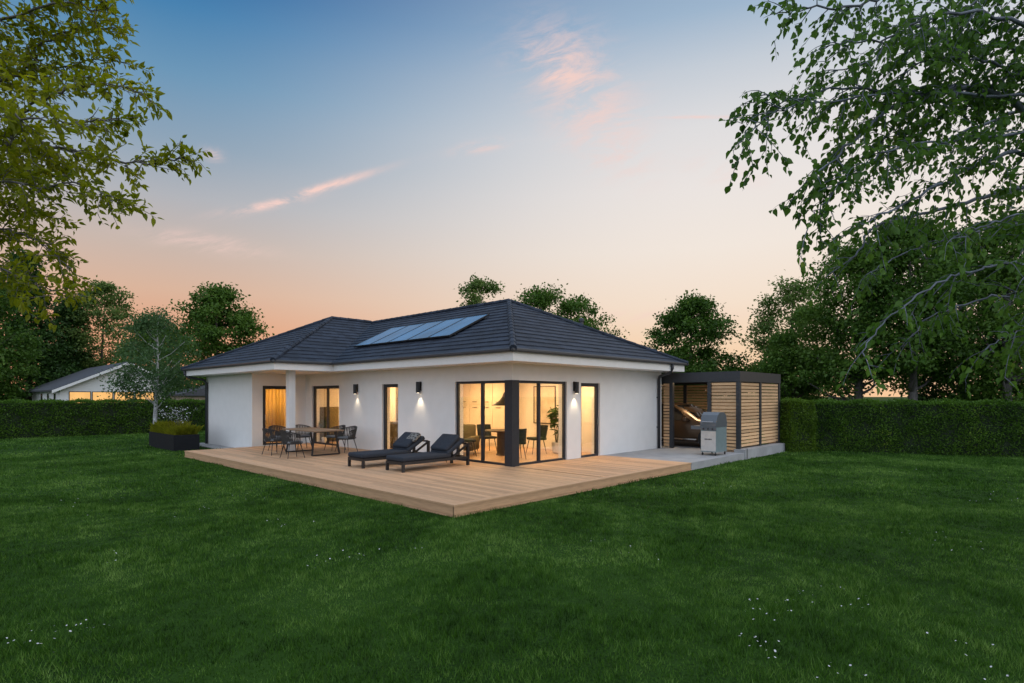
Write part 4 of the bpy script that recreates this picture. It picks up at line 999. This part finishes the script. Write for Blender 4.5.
L_LIMBS = [
    ([(-120,160,6.4),(0,143,6.2),(60,148,6.0),(110,160,5.9),(150,164,5.8),(178,158,5.7)], .04, .3, 1.2),
    ([(-120,170,6.0),(0,148,5.8),(12,135,5.8),(28,108,5.7),(60,92,5.6),(105,84,5.5),(140,92,5.4)], .035, .3, 1.2),
    ([(-120,110,6.8),(0,82,6.6),(28,66,6.5),(40,45,6.4),(70,30,6.3),(112,28,6.2)], .035, .3, 1.3),
    ([(-120,40,6.2),(0,20,6.0),(60,2,5.9),(105,12,5.8)], .035, .3, 1.4),
    ([(-120,200,5.8),(-20,178,5.6),(35,188,5.5),(80,182,5.4),(108,198,5.4),(130,205,5.3)], .028, .3, 1.),
    ([(-120,240,6.4),(-10,228,6.2),(30,238,6.1),(55,255,6.0),(72,272,6.0)], .022, .35, 1.3),
    ([(-120,215,7.0),(-20,198,6.8),(25,208,6.7),(50,218,6.6)], .022, .3, 1.4),
    ([(-120,250,6.0),(-20,262,5.8),(25,280,5.7),(50,290,5.7),(72,294,5.7)], .016, .45, 1.3),
    ([(-120,-40,6.6),(-10,-50,6.4),(60,-35,6.2),(100,-20,6.1)], .04, .3, 1.2),
    ([(-120,120,5.4),(-20,105,5.2),(30,118,5.1),(75,122,5.1),(118,120,5.0)], .03, .3, 1.2),
    ([(-120,90,7.2),(-10,50,7.0),(40,70,6.9),(85,62,6.8),(120,62,6.7)], .03, .3, 1.3),
    ([(-120,180,7.2),(-10,165,7.0),(35,172,6.9),(70,168,6.8)], .026, .3, 1.3),
    ([(-260,-100,5.6),(-300,-300,4.2),(-320,-520,3.2)], .05, .2, 1.2), ([(-330,20,5.6),(-480,-60,4.4),(-700,-150,3.4)], .05, .2, 1.2),  # limbs outside the view, added to cast shade on the foreground grass
    ([(-320,100,6.6),(-380,60,6.7),(-450,50,6.8)], .05, .3, 1.),
    ([(-300,-60,6.6),(-360,-140,6.7),(-400,-170,6.8)], .05, .3, 1.),
]
fg_tree('broadleaf_tree', 'large yellow green broadleaf tree reaching in from the upper left', -230, 6.6, L_LIMBS, LM['yellow'], 'greybark', 47, .084, .50, .35, .47, .054, .024, trunk_r=.2, top_z=8.5, tilt_down=.25)

# ================================================================== SKY AND LIGHT
world = bpy.data.worlds.new('World'); SC.world = world; world.use_nodes = True
nt = world.node_tree; nt.nodes.clear(); N = nt.nodes; Lk = nt.links
def val(x): return x
def mth(op, a, b=None, c=None, clamp=False):
    n_ = N.new('ShaderNodeMath'); n_.operation = op; n_.use_clamp = clamp
    for i, q in enumerate((a, b, c)):
        if q is None: continue
        if isinstance(q, (int, float)): n_.inputs[i].default_value = q
        else: Lk.new(q, n_.inputs[i])
    return n_.outputs[0]
def vdot(a, v):
    n_ = N.new('ShaderNodeVectorMath'); n_.operation = 'DOT_PRODUCT'; Lk.new(a, n_.inputs[0]); n_.inputs[1].default_value = tuple(v); return n_.outputs['Value']
def mixc(f, a, b, blend='MIX'):
    n_ = N.new('ShaderNodeMix'); n_.data_type = 'RGBA'; n_.blend_type = blend
    for sock, q in ((n_.inputs[0], f), (n_.inputs[6], a), (n_.inputs[7], b)):
        if isinstance(q, (int, float)): sock.default_value = q
        elif isinstance(q, tuple): sock.default_value = (*q, 1)
        else: Lk.new(q, sock)
    return n_.outputs[2]
def ramp(f, stops):
    n_ = N.new('ShaderNodeValToRGB'); el = n_.color_ramp.elements; n_.color_ramp.interpolation = 'LINEAR'
    el[0].position, el[0].color = stops[0][0], (*lin(stops[0][1]), 1); el[1].position, el[1].color = stops[-1][0], (*lin(stops[-1][1]), 1)
    for p, c in stops[1:-1]:
        e = el.new(p); e.color = (*lin(c), 1)
    Lk.new(f, n_.inputs[0]); return n_.outputs[0]
tc = N.new('ShaderNodeTexCoord'); dirv = tc.outputs['Generated']
dn = N.new('ShaderNodeVectorMath'); dn.operation = 'NORMALIZE'; Lk.new(dirv, dn.inputs[0]); dirv = dn.outputs[0]
dz = vdot(dirv, (0, 0, 1)); df = vdot(dirv, FV); drr = vdot(dirv, RV)
hl = mth('SQRT', mth('MAXIMUM', mth('SUBTRACT', 1., mth('MULTIPLY', dz, dz)), 1e-4))
SUNAZ = FV*math.cos(math.radians(62))+RV*math.sin(math.radians(62))
fa = mth('DIVIDE', vdot(dirv, SUNAZ), hl)
mrr = N.new('ShaderNodeMapRange'); mrr.interpolation_type = 'SMOOTHSTEP'; mrr.inputs[1].default_value = -.08; mrr.inputs[2].default_value = .76; Lk.new(fa, mrr.inputs[0]); fa = mrr.outputs[0]
left = ramp(dz, [(0, (238, 162, 120)), (.10, (234, 172, 136)), (.16, (226, 187, 162)), (.225, (208, 190, 180)), (.29, (184, 186, 192)), (.36, (148, 170, 190)), (.44, (112, 156, 190)), (.51, (74, 134, 182)), (.57, (36, 104, 164)), (.7, (60, 110, 160)), (1, (120, 150, 190))])
right = ramp(dz, [(0, (255, 206, 162)), (.08, (254, 219, 184)), (.15, (253, 231, 210)), (.24, (250, 238, 227)), (.33, (243, 236, 232)), (.41, (231, 229, 230)), (.48, (204, 212, 222)), (.54, (164, 188, 212)), (.6, (140, 168, 198)), (1, (140, 160, 195))])
sky = mixc(fa, left, right)
# sky out of view, behind the viewer and overhead, brightened to light the walls
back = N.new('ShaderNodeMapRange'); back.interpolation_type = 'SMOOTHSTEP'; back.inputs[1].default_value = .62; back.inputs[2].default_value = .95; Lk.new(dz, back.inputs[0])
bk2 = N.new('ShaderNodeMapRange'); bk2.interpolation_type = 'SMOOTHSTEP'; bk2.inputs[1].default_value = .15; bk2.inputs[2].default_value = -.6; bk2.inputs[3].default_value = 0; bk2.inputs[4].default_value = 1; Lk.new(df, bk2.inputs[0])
sky_fill = mth('MAXIMUM', back.outputs[0], bk2.outputs[0])
sky = mixc(sky_fill, sky, (1.14, 1.26, 1.48))
# thin dusk clouds
uu = mth('DIVIDE', drr, mth('MAXIMUM', df, .05)); vv = mth('DIVIDE', dz, mth('MAXIMUM', df, .05)); frontm = mth('GREATER_THAN', df, .1)
cxy = N.new('ShaderNodeCombineXYZ')
Lk.new(mth('MULTIPLY_ADD', vv, 2.6, mth('MULTIPLY', uu, 9.)), cxy.inputs[0]); Lk.new(mth('MULTIPLY_ADD', uu, -7., mth('MULTIPLY', vv, 27.)), cxy.inputs[1])
nz = N.new('ShaderNodeTexNoise'); nz.inputs['Scale'].default_value = 1.; nz.inputs['Detail'].default_value = 7; nz.inputs['Roughness'].default_value = .7; nz.inputs['Distortion'].default_value = .5; Lk.new(cxy.outputs[0], nz.inputs['Vector'])
mr = N.new('ShaderNodeMapRange'); mr.interpolation_type = 'SMOOTHSTEP'; mr.inputs[1].default_value = .36; mr.inputs[2].default_value = .66; Lk.new(nz.outputs['Fac'], mr.inputs[0])
cloud_sum = None
def streak(px, py, L, W, ang, amt):
    """a cloud wisp fixed at a direction of the sky"""
    global cloud_sum
    cu, cv = (px-CX)/FPX, (HY-py)/FPX; ca, sa = math.cos(ang), math.sin(ang); kl, kw = FPX/L, FPX/W
    ea = mth('MULTIPLY_ADD', uu, ca*kl, mth('MULTIPLY_ADD', vv, sa*kl, -(cu*ca+cv*sa)*kl))
    eb = mth('MULTIPLY_ADD', uu, -sa*kw, mth('MULTIPLY_ADD', vv, ca*kw, -(cv*ca-cu*sa)*kw))
    e = mth('EXPONENT', mth('MULTIPLY', mth('MULTIPLY_ADD', ea, ea, mth('MULTIPLY', eb, eb)), -1.))
    cloud_sum = mth('MULTIPLY', e, amt) if cloud_sum is None else mth('MULTIPLY_ADD', e, amt, cloud_sum)
streak(562, 58, 48, 34, -.3, .62)
streak(590, 105, 50, 38, -.6, .55)
streak(553, 77, 18, 7, .0, .5)
streak(615, 148, 40, 26, -.5, .50)
streak(312, 191, 60, 4.2, .30, 1.3)
streak(262, 206, 45, 4, .16, .55)
streak(482, 146, 24, 5, .2, 1.1)
streak(205, 243, 55, 8, -.16, .8)
streak(212, 154, 10, 6, -.3, .8)
streak(700, 117, 40, 1.6, .0, .9)
streak(722, 172, 45, 12, -.2, .35)
streak(655, 316, 90, 6, .03, .45)
sky = mixc(mth('MULTIPLY', mth('MULTIPLY', cloud_sum, mr.outputs[0]), frontm, clamp=True), sky, lin((253, 216, 206)))
# Nishita dusk glow underneath
SUN_EL, SUN_DIR = math.radians(5), SUNAZ
nish = N.new('ShaderNodeTexSky'); nish.sky_type = 'NISHITA'; nish.sun_disc = False; nish.sun_elevation = SUN_EL
nish.sun_rotation = math.atan2(SUN_DIR[0], SUN_DIR[1]); nish.air_density = 1.; nish.dust_density = 1.; nish.ozone_density = 2.
bg1 = N.new('ShaderNodeBackground'); Lk.new(nish.outputs[0], bg1.inputs[0]); bg1.inputs[1].default_value = .05
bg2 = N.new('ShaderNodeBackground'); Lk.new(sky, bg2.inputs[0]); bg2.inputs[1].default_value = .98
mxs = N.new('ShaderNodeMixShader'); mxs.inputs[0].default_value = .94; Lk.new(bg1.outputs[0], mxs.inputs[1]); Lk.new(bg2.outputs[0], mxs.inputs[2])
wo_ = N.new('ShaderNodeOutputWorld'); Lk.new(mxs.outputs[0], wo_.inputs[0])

# low, soft, warm dusk sun from the right (already behind thin cloud at the horizon)
sl_ = bpy.data.lights.new('dusk_sun', 'SUN'); sl_.energy = .45; sl_.angle = math.radians(30); sl_.color = (1, .84, .68)
so = bpy.data.objects.new('dusk_sun', sl_); link(so)
AZ2 = FV*math.cos(math.radians(95))+RV*math.sin(math.radians(95))
sd = Vector((AZ2[0]*math.cos(math.radians(24)), AZ2[1]*math.cos(math.radians(24)), math.sin(math.radians(24))))
so.rotation_euler = sd.to_track_quat('Z', 'Y').to_euler(); so.location = (10, -30, 20)

# ================================================================== CAMERA
cam = bpy.data.cameras.new('camera'); co = bpy.data.objects.new('camera', cam); link(co); SC.camera = co
co.location = tuple(CAM); co.rotation_euler = (PI/2, 0, -math.atan2(FV[0], FV[1]))
cam.sensor_width = 36; cam.lens = FPX/1024*36; cam.shift_y = (HY-341.5)/1024; cam.clip_end = 8000; cam.clip_start = .05
vs = SC.view_settings; vs.view_transform = 'Standard'; vs.look = 'None'; vs.exposure = 0; vs.gamma = 1; vs.use_curve_mapping = False
SC.cycles.max_bounces = 8; SC.cycles.diffuse_bounces = 4; SC.cycles.glossy_bounces = 3; SC.cycles.transmission_bounces = 4; SC.cycles.transparent_max_bounces = 12
SC.cycles.use_denoising = True; SC.cycles.sample_clamp_indirect = 6; SC.cycles.caustics_reflective = False; SC.cycles.caustics_refractive = False
